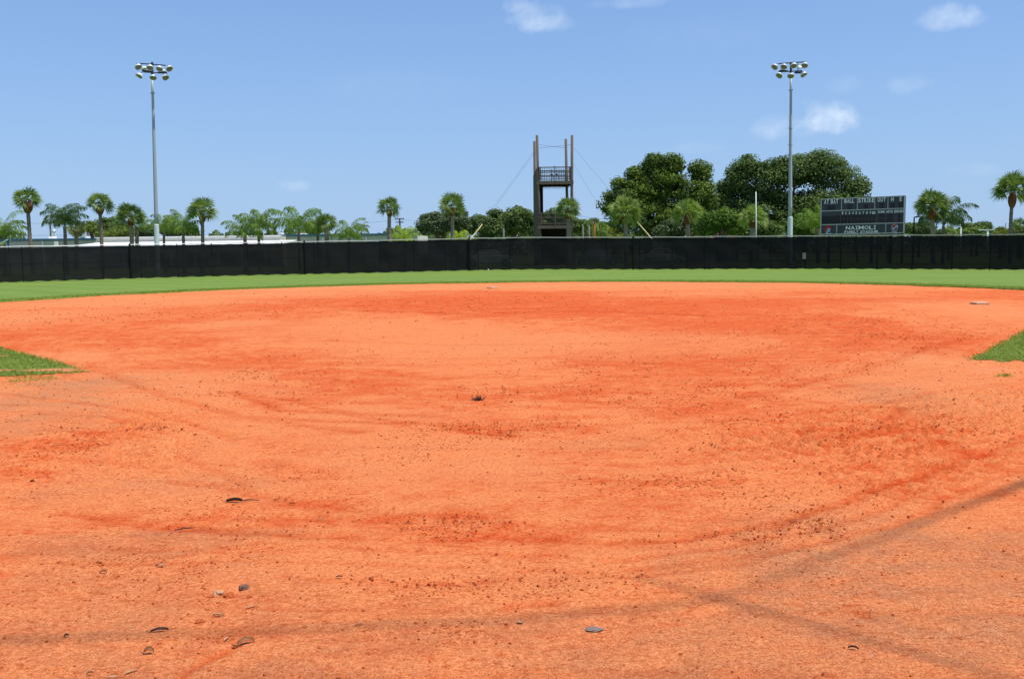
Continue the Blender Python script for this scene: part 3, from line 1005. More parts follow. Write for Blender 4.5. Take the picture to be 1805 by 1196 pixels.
# ------------------------------------------------------------------ dirt clods
def clods(n, lo, hi, E, seed, nmfield=0.0, power=2.2, base_density=0.02):
    g = np.random.default_rng(seed)
    out_v, out_f = [], []
    # candidate points: uniform in the picture's depth range, density falls with distance
    m = n * 14
    Yc = 3.0 * (38.0 / 3.0) ** g.uniform(0, 1, m)
    Xc = g.uniform(-0.62, 0.62, m) * (Yc + 0.6)
    dens = field(E, Xc, Yc) * np.clip((fbm(Xc * 2.2, Yc * 2.2, 3, 31) - 0.36) * 4, 0, 1.5) + base_density
    keep = g.uniform(0, 1, m) < np.clip(dens * 0.55, 0, 1)
    inside = (np.sqrt(Xc ** 2 + (Yc - CENTRE[1]) ** 2) < RADIUS - 0.4) | (Yc < CENTRE[1])
    keep &= inside & ~in_wedge(Xc, Yc, -1) & ~in_wedge(Xc, Yc, 1)
    Xc, Yc = Xc[keep][:n], Yc[keep][:n]
    k = len(Xc)
    size = (lo + (hi - lo) * g.uniform(0, 1, k) ** power) * (0.42 + 0.055 * Yc)
    ico = np.array([(0, 0, 1), (.894, 0, .447), (.276, .851, .447), (-.724, .526, .447), (-.724, -.526, .447), (.276, -.851, .447),
                    (.724, .526, -.447), (-.276, .851, -.447), (-.894, 0, -.447), (-.276, -.851, -.447), (.724, -.526, -.447), (0, 0, -1)])
    fi = np.array([(0, 1, 2), (0, 2, 3), (0, 3, 4), (0, 4, 5), (0, 5, 1), (1, 6, 2), (2, 7, 3), (3, 8, 4), (4, 9, 5), (5, 10, 1),
                   (6, 7, 2), (7, 8, 3), (8, 9, 4), (9, 10, 5), (10, 6, 1), (11, 7, 6), (11, 8, 7), (11, 9, 8), (11, 10, 9), (11, 6, 10)])
    v = ico[None] * g.uniform(0.55, 1.35, (k, 12, 1)) * np.stack([g.uniform(0.8, 1.6, k), g.uniform(0.7, 1.3, k), g.uniform(0.5, 0.95, k)], -1)[:, None, :]
    a = g.uniform(0, 6.28, k)
    ca, sa = np.cos(a)[:, None], np.sin(a)[:, None]
    vx = v[..., 0] * ca - v[..., 1] * sa
    vy = v[..., 0] * sa + v[..., 1] * ca
    v = np.stack([vx, vy, v[..., 2]], -1) * size[:, None, None]
    Zc = dirt_h(Xc, Yc) + size * 0.25
    v += np.stack([Xc, Yc, Zc], -1)[:, None, :]
    f = fi[None] + (np.arange(k) * 12)[:, None, None]
    return v.reshape(-1, 3), f.reshape(-1, 3)


v, f = clods(30000, 0.0016, 0.0115, E_clod, 21, power=3.6, base_density=0.03)
tag(npmesh('dirt_clods', v, f, M['clod']), 'scattered small orange clods of loosened infield clay', 'dirt clods', kind='stuff')
v, f = clods(3500, 0.0012, 0.005, E_grey, 22, base_density=0.05)
tag(npmesh('grit', v, f, M['clod_grey']), 'fine pale grey grit scattered over the sandy dirt', 'grit', kind='stuff')


# ------------------------------------------------------------------ leaves, stone, tuft, bases
def dh(x, y):
    return float(dirt_h(np.array([float(x)]), np.array([float(y)]))[0])


def leaf(px, py, length, width, ang, curl, m, label, arch=0.5, stem=True, cat='dead leaf', tilt=0.0):
    g = G(px, py)
    z0 = dh(g.x, g.y)
    width *= 0.8
    root = empty('dead_leaf', (g.x, g.y, z0 + 0.004), ang)
    tag(root, label, cat, 'dead leaves fallen on the infield dirt')
    mb = MB()
    n = 10
    rows = []
    for side in (0, 1):
        for i in range(n + 1):
            t = i / n
            w = width * math.sin(math.pi * min(1, t * 0.96 + 0.02)) ** 0.75 * (1 + 0.1 * math.sin(i * 2.1))
            aa = (t - 0.5) * arch * 2.4
            x = length * (math.sin(aa) / max(0.01, 1.2 * arch * 2) if arch > 0.05 else (t - 0.5))
            if arch > 0.05:
                x = length * math.sin(aa) / (2.4 * arch)
                z = length * (math.cos(aa) - math.cos(1.2 * arch)) / (2.4 * arch)
            else:
                z = 0.0
            for q in (-1, -0.5, 0, 0.5, 1):
                mb.v.append((x, w * q * 0.5 + 0.06 * length * math.sin(t * 3), z + curl * width * (q * q) + tilt * q * width + side * 0.0012))
    m5 = 5
    off = (n + 1) * m5
    for i in range(n):
        for q in range(4):
            a = i * m5 + q
            mb.f.append((a, a + 1, a + m5 + 1, a + m5))
            mb.f.append((off + a, off + a + m5, off + a + m5 + 1, off + a + 1))
    for i in range(n):
        for q in (0, 4):
            a = i * m5 + q
            mb.f.append((a, a + m5, off + a + m5, off + a))
    mb.build('blade', m, root, smooth=True)
    if stem:
        e = mb.v[2]
        s = MB().tube([(e[0], e[1], e[2] + 0.001), (e[0] - length * 0.12, e[1] + 0.004, e[2] + 0.003), (e[0] - length * 0.25, e[1] + 0.012, e[2] + 0.006)], [0.0016, 0.0013, 0.001], 5)
        s.build('stem', M['leaf_dark'], root)
    return root


LB, LD, LT = M['leaf_brown'], M['leaf_dark'], M['leaf_tan']
leaf(433, 1129, 0.082, 0.020, 0.55, 0.3, LB, 'arched brown dead leaf, rightmost of the two curled leaves low on the left', 0.6, tilt=0.32)
leaf(262, 1147, 0.055, 0.020, 0.15, 0.4, LB, 'hooked brown dead leaf standing in an arc near the bottom left', 1.05, tilt=0.32)
leaf(281, 1110, 0.078, 0.014, 0.25, 0.5, LD, 'nearly black thin dead leaf above the hooked brown leaf', 0.3, tilt=0.2)
leaf(182, 1007, 0.042, 0.016, -0.1, 0.4, LB, 'small arched brown dead leaf at the far left beneath the faint grey band', 0.8, tilt=0.2)
leaf(283, 997, 0.058, 0.022, -0.4, 0.3, LT, 'pale curled dead leaf with a dark shadowed end', 0.4)
leaf(443, 1064, 0.062, 0.012, 0.7, 0.2, LT, 'slim tan dead leaf lying just below the broken clay clods', 0.2, False)
leaf(399, 1121, 0.040, 0.015, 1.35, 0.3, LT, 'short tan dead leaf pointing at the camera beside the curled brown leaf', 0.2, False)
leaf(231, 1181, 0.060, 0.013, 0.8, 0.2, LT, 'tan dead leaf at the bottom edge, below the hooked leaf', 0.15, False)
leaf(198, 1193, 0.050, 0.02, 0.1, 0.3, LT, 'tan dead leaf cut off by the bottom edge of the view', 0.2, False)
leaf(117, 1119, 0.026, 0.012, 0.9, 0.6, LD, 'tiny dark crumpled dead leaf on the long shadow at left', 0.7, False)
leaf(158, 1184, 0.028, 0.009, 0.5, 0.4, LD, 'tiny dark dead leaf sliver in the bottom left corner', 0.7, False)
leaf(57, 849, 0.040, 0.022, 0.1, 0.4, LB, 'small brown dead leaf alone at the left edge', 0.8, False)
leaf(101, 787, 0.085, 0.018, 0.5, 0.4, LT, 'two-toned dead leaf on the scuffed patch at left', 0.5, True)
leaf(413, 883, 0.105, 0.035, 0.1, 0.6, LD, 'black crumpled dead leaf with a long stalk in the left middle', 0.25, True)
leaf(598, 1016, 0.036, 0.012, 0.0, 0.4, LD, 'dark dead leaf flake left of the scattered clods', 0.5, False)
leaf(633, 1102, 0.040, 0.009, 0.2, 0.3, LB, 'thin brown dead leaf sliver lying on the long shadow near the middle', 0.2, False)
leaf(1504, 1145, 0.045, 0.014, -0.4, 0.5, LD, 'dark dead leaf flake between the two shadows at lower right', 0.5, False)
leaf(385, 1083, 0.055, 0.022, -0.05, 0.4, LT, 'pinkish flat dead leaf with a dark upper rim left of the slim tan leaf', 0.3, False)
leaf(565, 915, 0.05, 0.014, 0.0, 0.4, LT, 'small pale dead leaf in the left middle on darker dirt', 0.3, False)
leaf(917, 1096, 0.032, 0.026, -0.2, 0.2, LT, 'squarish cream chip of leaf left of the grey stone', 0.1, False)
leaf(515, 887, 0.045, 0.012, 0.0, 0.4, LD, 'dark short dead leaf right of the black crumpled leaf', 0.4, False)

# long curved twigs
for (pts, lab) in (([(308, 934), (325, 930), (345, 929)], 'thin curved grey twig lying flat at the left'),
                   ([(424, 882), (440, 881), (458, 881.5)], 'long straight twig touching the black crumpled leaf')):
    w = [G(*q) for q in pts]
    c = w[1]
    o = MB().tube([(q.x, q.y, dh(q.x, q.y) + 0.012) for q in w], [0.0035, 0.004, 0.002], 6).build('twig', LD, origin=(c.x, c.y, dh(c.x, c.y)))
    tag(o, lab, 'twig')

# broken clods of clay big enough to be things
def big_clod(px, py, s, seed, m, label, name='clay_clod', cat='clod', flat=0.55, group=None):
    g = np.random.default_rng(seed)
    c = G(px, py)
    mb = MB()
    nu, nv = 12, 7
    for i in range(nv + 1):
        ph = math.pi * i / nv
        for k in range(nu):
            th = 2 * math.pi * k / nu
            d = Vector((math.sin(ph) * math.cos(th), math.sin(ph) * math.sin(th), math.cos(ph)))
            rr = s * (1 + 0.55 * mnoise.noise(d * 1.6 + Vector((seed * 3.1, 0, 0))) + 0.25 * mnoise.noise(d * 5 + Vector((seed, 2, 0))))
            mb.v.append((c.x + d.x * rr * 1.25, c.y + d.y * rr, dh(c.x, c.y) + s * 0.2 + d.z * rr * flat))
    for i in range(nv):
        for k in range(nu):
            k2 = (k + 1) % nu
            mb.f.append((i * nu + k, (i + 1) * nu + k, (i + 1) * nu + k2, i * nu + k2))
    o = mb.build(name, m, origin=(c.x, c.y, dh(c.x, c.y)), smooth=False)
    tag(o, label, cat, group)


GC = 'broken lumps of clay at the lower left'
big_clod(403, 1046, 0.026, 1, M['clod'], 'rounded orange lump, right one of the broken pair at lower left', group=GC)
big_clod(386, 1041, 0.026, 2, M['leaf_tan'], 'pale pinkish lump on the left of the broken pair', group=GC)
big_clod(352, 1094, 0.018, 3, M['clod'], 'deep orange lump with a dark left side, left of the flat pinkish leaf', group=GC)
big_clod(430, 1030, 0.022, 4, M['clod_grey'], 'dark greyish lump right of and behind the broken pair', group=GC)
big_clod(440, 1048, 0.012, 5, M['clod'], 'small lump just below the dark greyish one', group=GC)
big_clod(372, 1048, 0.012, 6, M['clod'], 'small lump at the left foot of the broken pair', group=GC)
big_clod(1047, 1108, 0.026, 9, M['stone'], 'flat round bluish grey stone on the sand near the bottom middle', 'stone', 'stone', 0.22)

# dry tuft
g = G(843, 705)
mb = MB()
for i in range(60):
    a = random.uniform(0, 6.28)
    L = random.uniform(0.04, 0.16)
    e = random.uniform(0.2, 1.3)
    b = Vector((random.gauss(0, 0.05), random.gauss(0, 0.03), 0.0))
    tip = b + Vector((math.cos(a) * math.cos(e) * L, math.sin(a) * math.cos(e) * L, math.sin(e) * L))
    mb.tube([b, (b + tip) / 2 + Vector((0, 0, 0.012)), tip], [0.005, 0.004, 0.001], 4)
o = mb.build('dry_grass_tuft', LD)
o.location = (g.x, g.y, dh(g.x, g.y))
o.scale = (0.6, 0.6, 0.55)
tag(o, 'dark dry tuft of uprooted grass in the middle of the infield', 'grass tuft')


def field_base(px, py, rz, label, cat='base'):
    g = G(px, py)
    root = empty('base_plate', (g.x, g.y, dh(g.x, g.y)), rz)
    tag(root, label, cat, 'bases')
    h, t = 0.175, 0.055
    mb = MB()
    mb.add([(-h, -h, 0), (h, -h, 0), (h, h, 0), (-h, h, 0), (-h + .005, -h + .005, t - .012), (h - .005, -h + .005, t - .012), (h - .005, h - .005, t - .012), (-h + .005, h - .005, t - .012)],
           [(0, 1, 5, 4), (1, 2, 6, 5), (2, 3, 7, 6), (3, 0, 4, 7), (3, 2, 1, 0)])
    mb.build('side', M['base_side'], root)
    tb = MB()
    i_ = h - .003
    tb.add([(-i_, -i_, t - .011), (i_, -i_, t - .011), (i_, i_, t - .011), (-i_, i_, t - .011), (-i_ + .02, -i_ + .02, t + .004), (i_ - .02, -i_ + .02, t + .004), (i_ - .02, i_ - .02, t + .004), (-i_ + .02, i_ - .02, t + .004)],
           [(0, 1, 5, 4), (1, 2, 6, 5), (2, 3, 7, 6), (3, 0, 4, 7), (4, 5, 6, 7), (3, 2, 1, 0)])
    tb.build('top', M['base'], root)


field_base(868, 508.5, 0.75, 'dusty white second base standing alone near the outfield grass at the centre')
field_base(1727, 536.5, 0.03, 'dusty white first base at the right, seen edge on')

# ------------------------------------------------------------------ outfield fence
def fence_D(px):
    q = (px - 902.5) / 902.5
    return 68.0 - 11.0 * q * q


FENCE_H = 2.29


def fence_h(px):
    q = (px - 902.5) / 902.5
    return FENCE_H - 0.15 * q * q


def fence_pt(px):
    D = fence_D(px)
    p = P(px, 470, D)
    return Vector((p.x, p.y, gz(p.x, p.y) + 0.03))


fence = empty('outfield_fence', fence_pt(902))
tag(fence, 'long black windscreen fence with galvanised top rail along the outfield', 'fence')
fo = Vector(fence.location)


def loc(p):
    return Vector(p) - fo


posts_px = [-90, -31, 39.5, 112, 181, 248, 313, 374, 437, 498, 554, 615, 670, 730, 785, 843, 899, 957, 1013, 1070, 1128, 1185, 1242, 1300, 1359,
            1420, 1482, 1546, 1608, 1678, 1745, 1815, 1890]
for px in posts_px:
    FH = fence_h(px)
    b = fence_pt(px)
    mb = MB().tube([loc(b + Vector((0, 0.028, -0.06))), loc(b + Vector((0, 0.028, FH + 0.06)))], 0.035, 8)
    mb.tube([loc(b + Vector((0, 0.028, FH + 0.06))), loc(b + Vector((0, 0.028, FH + 0.10)))], [0.042, 0.012], 8)
    mb.build('fence_post', M['post'], fence)
for px in (231, 538, 828, 1116):
    FH = fence_h(px)
    b = fence_pt(px)
    MB().tube([loc(b + Vector((0, -0.06, -0.06))), loc(b + Vector((0, -0.06, FH + 0.12)))], 0.06, 8).build('gate_post', M['post'], fence)
line = [(fence_pt(px), fence_h(px)) for px in range(-90, 1891, 30)]
MB().tube([loc(p + Vector((0, 0, FH + 0.045 + 0.012 * math.sin(i * 1.7)))) for i, (p, FH) in enumerate(line)], 0.032, 6).build('top_rail', M['rail'], fence)
MB().tube([loc(p + Vector((0, 0.05, FH * 0.52))) for p, FH in line], 0.028, 6).build('middle_rail', M['post'], fence)
cuts = [-90, 231, 538, 828, 1116, 1420, 1745, 1890]
for a, b in zip(cuts[:-1], cuts[1:]):
    n = max(4, int((b - a) / 6))
    mb = MB()
    for i in range(n + 1):
        px = a + (b - a) * i / n 
        p = fence_pt(px)
        FH = fence_h(px)
        sag = 0.012 * math.sin(px * 0.9) + 0.010 * math.sin(px * 0.37)
        for q in range(7):
            z = 0.05 + 0.02 * math.sin(px * 0.21) if q == 0 else FH * q / 6 - (0.02 + abs(sag) if q == 6 else 0)
            bulge = 0.028 * math.sin(px * 0.11 + q * 0.9) * math.sin(math.pi * q / 6) + 0.012 * mnoise.noise(Vector((px * 0.3, q * 1.3, 0)))
            mb.v.append(tuple(loc(p + Vector((0, bulge - 0.005, z)))))
    for i in range(n):
        for q in range(6):
            c0 = i * 7 + q
            mb.f.append((c0, c0 + 7, c0 + 8, c0 + 1))
    mb.build('windscreen', M['screen'], fence, smooth=True)
# notice tied to the screen
pn = fence_pt(1416.5)
b = MB().box((0, -0.09, 0.93), (0.23, 0.02, 0.42))
nt = b.build('notice_panel', M['grey_post'])
nt.location = pn
tag(nt, 'small grey blank notice fixed on the black screen right of the light pole', 'sign')
pn = fence_pt(861)
bl = MB()
bl.lathe([(0.001, -0.05), (0.03, -0.04), (0.045, -0.015), (0.05, 0.0), (0.045, 0.015), (0.03, 0.04), (0.001, 0.05)], None, 12)
o = bl.build('ball', M['white'])
o.location = pn + Vector((0, -0.5, 0.26))
o.location.z = gz(pn.x, pn.y) + 0.10
tag(o, 'small pale ball lying at the foot of the black fence', 'ball')

# ------------------------------------------------------------------ stadium light poles
def flood(parent, p, aim, r, lensed=True):
    p = Vector(p)
    aim = Vector(aim).normalized()
    q = aim.to_track_quat('Z', 'Y').to_matrix().to_4x4()
    mt = Matrix.Translation(p) @ q
    mb = MB()
    mb.lathe([(0.02 * r, -0.95 * r), (0.30 * r, -0.93 * r), (0.42 * r, -0.6 * r), (0.75 * r, -0.40 * r), (0.98 * r, 0.0), (1.04 * r, 0.12 * r), (1.0 * r, 0.14 * r), (0.93 * r, 0.06 * r)], mt, 18)
    # visor over the top half, like an eyelid
    n = 12
    vs, fs = [], []
    upl = Vector((0, 0, 1))
    xa = aim.cross(upl).normalized()
    ya = xa.cross(aim).normalized()
    for i in range(n + 1):
        a = -0.35 + (math.pi + 0.7) * i / n
        d = xa * math.cos(a) + ya * math.sin(a)
        ext = 0.60 * r * max(0.0, math.sin((a + 0.35) * math.pi / (math.pi + 0.7))) + 0.02
        vs.append(p + d * r * 1.03 + aim * 0.10 * r)
        vs.append(p + d * r * (1.02) + aim * (0.10 * r + ext))
        vs.append(p + d * r * 0.99 + aim * 0.10 * r)
        vs.append(p + d * r * (0.98) + aim * (0.10 * r + ext))
    for i in range(n):
        c = i * 4
        fs += [(c, c + 4, c + 5, c + 1), (c + 2, c + 3, c + 7, c + 6), (c + 1, c + 5, c + 7, c + 3)]
    mb.add(vs, fs)
    o = mb.build('floodlight', M['lamp'], parent, smooth=True)
    MB().lathe([(0.001, 0.02 * r), (0.5 * r, 0.035 * r), (0.94 * r, 0.05 * r)], mt, 18).build('lens', M['lens'], o, smooth=True)
    k = MB().tube([p - aim * 0.5 * r, p - aim * 1.1 * r + Vector((0, 0, 0.12))], 0.035, 6)
    k.build('bracket', M['dark'], o)
    return o


def light_pole(D, base_px, top_px, top_py, sleeve_py, lamps, back, arms, aimdir, label, joints):
    top = P(top_px, top_py, D)
    b = P(base_px, 470, D)
    base = Vector((b.x, b.y, gz(b.x, b.y)))
    root = empty('light_pole', base)
    tag(root, label, 'light pole', 'stadium light poles behind the outfield fence')
    L = lambda q: Vector(q) - base
    sl = P(base_px, sleeve_py, D)
    sl = base.lerp(top, (sl.z - base.z) / (top.z - base.z))
    n = 12
    MB().tube([L(sl.lerp(top, i / n)) for i in range(n + 1)], [0.155 - 0.07 * i / n for i in range(n + 1)], 14).build('shaft', M['pole'], root, smooth=True)
    MB().tube([L(base + Vector((0, 0, -0.05))), L(sl), L(sl + Vector((0, 0, 0.03)))], [0.195, 0.19, 0.16], 14).build('base_sleeve', M['sleeve'], root, smooth=False)
    for jp in joints:
        mb = MB()
        q = base.lerp(top, (P(base_px, jp, D).z - base.z) / (top.z - base.z))
        mb.tube([L(q + Vector((-0.17, 0, 0))), L(q + Vector((0.17, 0, 0)))], 0.035, 6)
        mb.tube([L(q + Vector((0, 0, -0.05))), L(q + Vector((0, 0, 0.05)))], 0.135, 12)
        mb.build('slip_joint', M['pole'], root)
    for (x0, y0, x1, y1, dy) in arms:
        MB().box(L((P(x0, y0, D) + P(x1, y1, D)) / 2 + Vector((0, dy, 0))), ((P(x1, y1, D) - P(x0, y0, D)).length, 0.09, 0.07),
                 Matrix.Rotation(-math.atan2((P(x1, y1, D) - P(x0, y0, D)).z, (P(x1, y1, D) - P(x0, y0, D)).x), 3, 'Y')).build('crossarm', M['dark'], root)
    MB().tube([L(top), L(P(top_px, 110, D))], 0.09, 10).build('mast_head', M['dark'], root)
    for (x, y, ax) in lamps:
        flood(root, L(P(x, y, D - 0.45)), (ax * 1.1, -0.8, -0.78), 0.25)
    for (x, y, ax) in back:
        flood(root, L(P(x, y, D + 0.6)), (ax, 0.15, -0.8), 0.23)
    for (x, y) in ((top_px - 12, 124.5), (top_px + 16, 127)):
        MB().box(L(P(x, y, D) + Vector((0, 0.25, 0))), (0.62, 0.30, 0.10)).build('ballast_box', M['dark'], root)
    return root


light_pole(72.5, 277.5, 268.3, 138, 396,
           [(243.5, 118, 0.75), (264.5, 119, 0.25), (281.3, 121, 0.05), (298, 121, 0.85), (246, 133.5, -0.5), (270, 136.5, 0.15), (291.5, 136.5, 0.7)],
           [(253.5, 121, 0.8), (286, 126, 0.6)],
           [(247, 112, 292, 115.5, 0), (253, 127, 287, 129, 0.05)], 0.3,
           'tall grey stadium light pole at the left, in front of the white building', (164,))
light_pole(72.5, 1392.3, 1394.2, 136, 383,
           [(1366, 118, -0.9), (1382, 117.5, -0.55), (1399, 115.5, -0.1), (1418.4, 115, -0.35), (1374, 133, -0.8), (1393.8, 133.5, -0.15), (1416, 131.5, 0.45)],
           [(1409, 120, 0.6), (1381.5, 123, -0.4)],
           [(1372, 112.5, 1417, 109.5, 0), (1380, 126.5, 1414, 124.5, 0.05)], -0.3,
           'tall grey stadium light pole at the right, in front of the big oaks', (159, 226, 255))

# thin flagpole-like foul pole
b = P(1333, 470, 73)
base = Vector((b.x, b.y, gz(b.x, b.y)))
top = P(1332.5, 338, 73) - base
o = MB().tube([(0, 0, -0.05), top * 0.5, top], [0.05, 0.045, 0.035], 10).build('thin_pole', M['sleeve'], smooth=True)
o.location = base
tag(o, 'thin pale grey bare pole in front of a fan palm', 'pole')

# ------------------------------------------------------------------ timber climbing tower
DT, DB = 85.0, 88.6
tb = P(978, 470, DT)
tower = empty('observation_tower', (tb.x, tb.y, gz(tb.x, tb.y) - 0.1))
tag(tower, 'open two-deck brown timber tower with four tall corner posts', 'tower')
to = Vector(tower.location)
T = lambda q: Vector(q) - to


def zl(px, py, D):
    return P(px, py, D)


def tpost(xb, xt, yt, D, r):
    bt = P(xb, 470, D)
    bt.z = to.z
    tp = P(xt, yt, D)
    MB().tube([T(bt), T(bt.lerp(tp, 0.5)), T(tp)], [r * 1.1, r, r * 0.9], 10).build('corner_post', M['wood'], tower, smooth=True)


tpost(952.5, 946.5, 238.5, DT, 0.135)
tpost(1007.5, 1008.3, 238.5, DT, 0.135)
tpost(944.5, 942.0, 249, DB, 0.135)
tpost(1002, 997.3, 245, DB, 0.135)
# decks: front fascia, floor joists, boards
for (yd, h0) in ((322, 0.30), (400, 0.28)):
    fl, fr = P(946.5 if yd < 350 else 948.5, yd, DT), P(1009.5 if yd < 350 else 1009.0, yd, DT)
    bl_, br_ = P(941, yd, DB), P(1003, yd, DB)
    z = (fl.z + fr.z) / 2
    w = fr.x - fl.x
    cxm = (fl.x + fr.x) / 2
    dk = MB()
    nb = 24
    dep = DB - DT + 0.3
    for i in range(nb):
        dk.box(T((cxm - 0.1, DT + dep * (i + 0.5) / nb - 0.1, z + 0.15)), (w, dep / nb - 0.012, 0.045))
    dk.build('deck', M['wood_dark'], tower)
    js = MB()
    for i in range(8):
        js.box(T((fl.x + 0.15 + (w - 0.3) * i / 7, DT + dep / 2 - 0.1, z - 0.02)), (0.06, dep - 0.2, 0.26))
    js.build('joists', M['wood_dark'], tower)
    MB().box(T((cxm, DT - 0.17, z)), (w + 0.12, 0.06, h0)).build('fascia', M['wood'], tower)
    MB().box(T((cxm - 0.2, DB + 0.20, z)), (w + 0.06, 0.06, h0)).build('fascia', M['wood'], tower)
    MB().box(T((fl.x - 0.03, DT + dep / 2 - 0.1, z)), (0.06, dep - 0.14, h0)).build('side_beam', M['wood'], tower)
    MB().box(T((fr.x + 0.03, DT + dep / 2 - 0.1, z)), (0.06, dep - 0.14, h0)).build('side_beam', M['wood'], tower)
    # railing
    rail_h = 1.16 if yd < 350 else 1.05
    for (yy, nm, xo) in ((DT - 0.14, 'front_railing', 0.0), (DB + 0.17, 'rear_railing', -0.15)):
        rb = MB()
        z0 = z + 0.20
        rb.box(T((cxm + xo, yy, z0 + rail_h)), (w, 0.10, 0.08))
        rb.box(T((cxm + xo, yy, z0 + rail_h * 0.62)), (w - 0.05, 0.05, 0.08))
        rb.box(T((cxm + xo, yy, z0 + 0.10)), (w - 0.05, 0.05, 0.07))
        if yd < 350 and nm == 'front_railing':
            rb.box(T((cxm + xo, yy, z0 + rail_h * 0.28)), (w - 0.05, 0.05, 0.06))
        nbal = 20
        for i in range(nbal + 1):
            rb.box(T((cxm + xo - w / 2 + 0.05 + (w - 0.1) * i / nbal, yy + 0.035, z0 + rail_h * 0.5)), (0.035, 0.03, rail_h - 0.1))
        rb.box(T((cxm + xo, yy - 0.045, z0 + rail_h * 0.42)), (0.09, 0.06, rail_h * 1.25 + 0.1))
        for sx in (-1, 1):
            rb.box(T((cxm + xo + sx * (w / 2 - 0.28), yy - 0.03, z0 + rail_h * 0.5)), (0.10, 0.05, rail_h))
        rb.build('railing', M['wood'], tower)
    for sx in (-1, 1):
        rb = MB()
        xx = cxm + sx * (w / 2 - 0.03)
        z0 = z + 0.20
        rb.box(T((xx, DT + dep / 2 - 0.1, z0 + rail_h - 0.003)), (0.08, dep - 0.35, 0.08))
        rb.box(T((xx, DT + dep / 2 - 0.1, z0 + rail_h * 0.6)), (0.05, dep - 0.35, 0.07))
        for i in range(16):
            rb.box(T((xx, DT + 0.12 + (dep - 0.45) * i / 15, z0 + rail_h * 0.5)), (0.03, 0.035, rail_h - 0.1))
        rb.build('side_railing', M['wood'], tower)
# plank wall on the left side and dark wall behind the left posts
pa, pb = P(950.5, 304, DT), P(943.0, 304, DB)
wl_ = MB()
nbd = 14
for i in range(nbd):
    t = (i + 0.5) / nbd
    yv = DT + 0.12 + (DB - DT - 0.24) * t
    wl_.box(T((pa.x + (pb.x - pa.x) * t - 0.14 - 0.008 * (i % 2), yv, (pa.z + to.z) / 2)), (0.06, (DB - DT - 0.24) / nbd - 0.010, pa.z - to.z),
            Matrix.Rotation(-math.atan2(pb.x - pa.x, DB - DT), 3, 'Z'))
wl_.build('plank_wall', M['wood'], tower)
x0, x1 = P(949.5, 350, DB - 0.25).x, P(957.3, 350, DB - 0.25).x
zt, zb = P(955, 326, DB).z, P(955, 378, DB).z
MB().box(T(((x0 + x1) / 2, DB - 0.25, (zt + zb) / 2)), (x1 - x0, 0.10, zt - zb)).build('ladder_wall', M['wood_dark'], tower)
# closed room under the lower deck
x0, x1 = P(954, 410, DB).x, P(1000, 410, DB).x
z1 = P(975, 403, DB).z
MB().box(T(((x0 + x1) / 2, DB - 0.2, (z1 + to.z) / 2)), (x1 - x0, 0.12, z1 - to.z)).build('base_wall', M['wood_dark'], tower)
# small things on the upper deck: pulley frames
pl = MB()
for px in (975, 984):
    c = P(px, 317, DT + 1.2)
    pl.tube([T(c), T(c + Vector((0, 0, 0.35))), T(c + Vector((-0.14, 0, 0.52))), T(c + Vector((-0.28, 0, 0.38)))], 0.05, 6)
pl.build('cable_bracket', M['wood_dark'], tower)
# wires between the post heads


def wire(mbx, a, b, r=0.014, sag=0.0, n=8, fn=T):
    pts = []
    for i in range(n + 1):
        t = i / n
        q = a.lerp(b, t)
        q.z -= sag * 4 * t * (1 - t)
        pts.append(fn(q))
    mbx.tube(pts, r, 4, cap=False)


ww = MB()
wire(ww, P(948, 255, DT), P(997, 261, DB), 0.012)
ww.build('tie_wire', M['cable'], tower)
ww = MB()
wire(ww, P(943, 262, DB), P(1008, 255, DT), 0.012)
ww.build('tie_wire', M['cable'], tower)
ww = MB()
wire(ww, P(950, 330, DT), P(1001, 334, DB), 0.012)
ww.build('tie_wire', M['cable'], tower)
ww = MB()
wire(ww, P(945, 334, DB), P(1007, 329, DT), 0.012)
ww.build('tie_wire', M['cable'], tower)
guys = [((944, 263, DB), (850, 395.5, 82), (831.5, 419, 81.2), 'left', True),
        ((943, 268, DB), (846, 400, 92), (833, 418, 93), 'left rear', False),
        ((1010, 259, DT), (1117, 384, 81), (1143, 414, 80), 'right', True),
        ((1010, 288, DT), (1060, 372, 90), (1078, 400, 91), 'right rear', False)]
for a, b, c, w_, yel in guys:
    m_ = MB()
    A, B, C = P(*a), P(*b), P(*c)
    E = C + (C - B).normalized() * ((C.z - to.z) / max(0.05, (B - C).normalized().z))
    wire(m_, A, E, 0.009, 0.05, 10)
    m_.build('guy_wire', M['cable'], tower)
    if yel:
        MB().tube([T(B + Vector((0, 0, 0))), T(E)], 0.055, 8).build('guy_guard', M['guard'], tower)

# ------------------------------------------------------------------ scoreboard
glyphs = {}


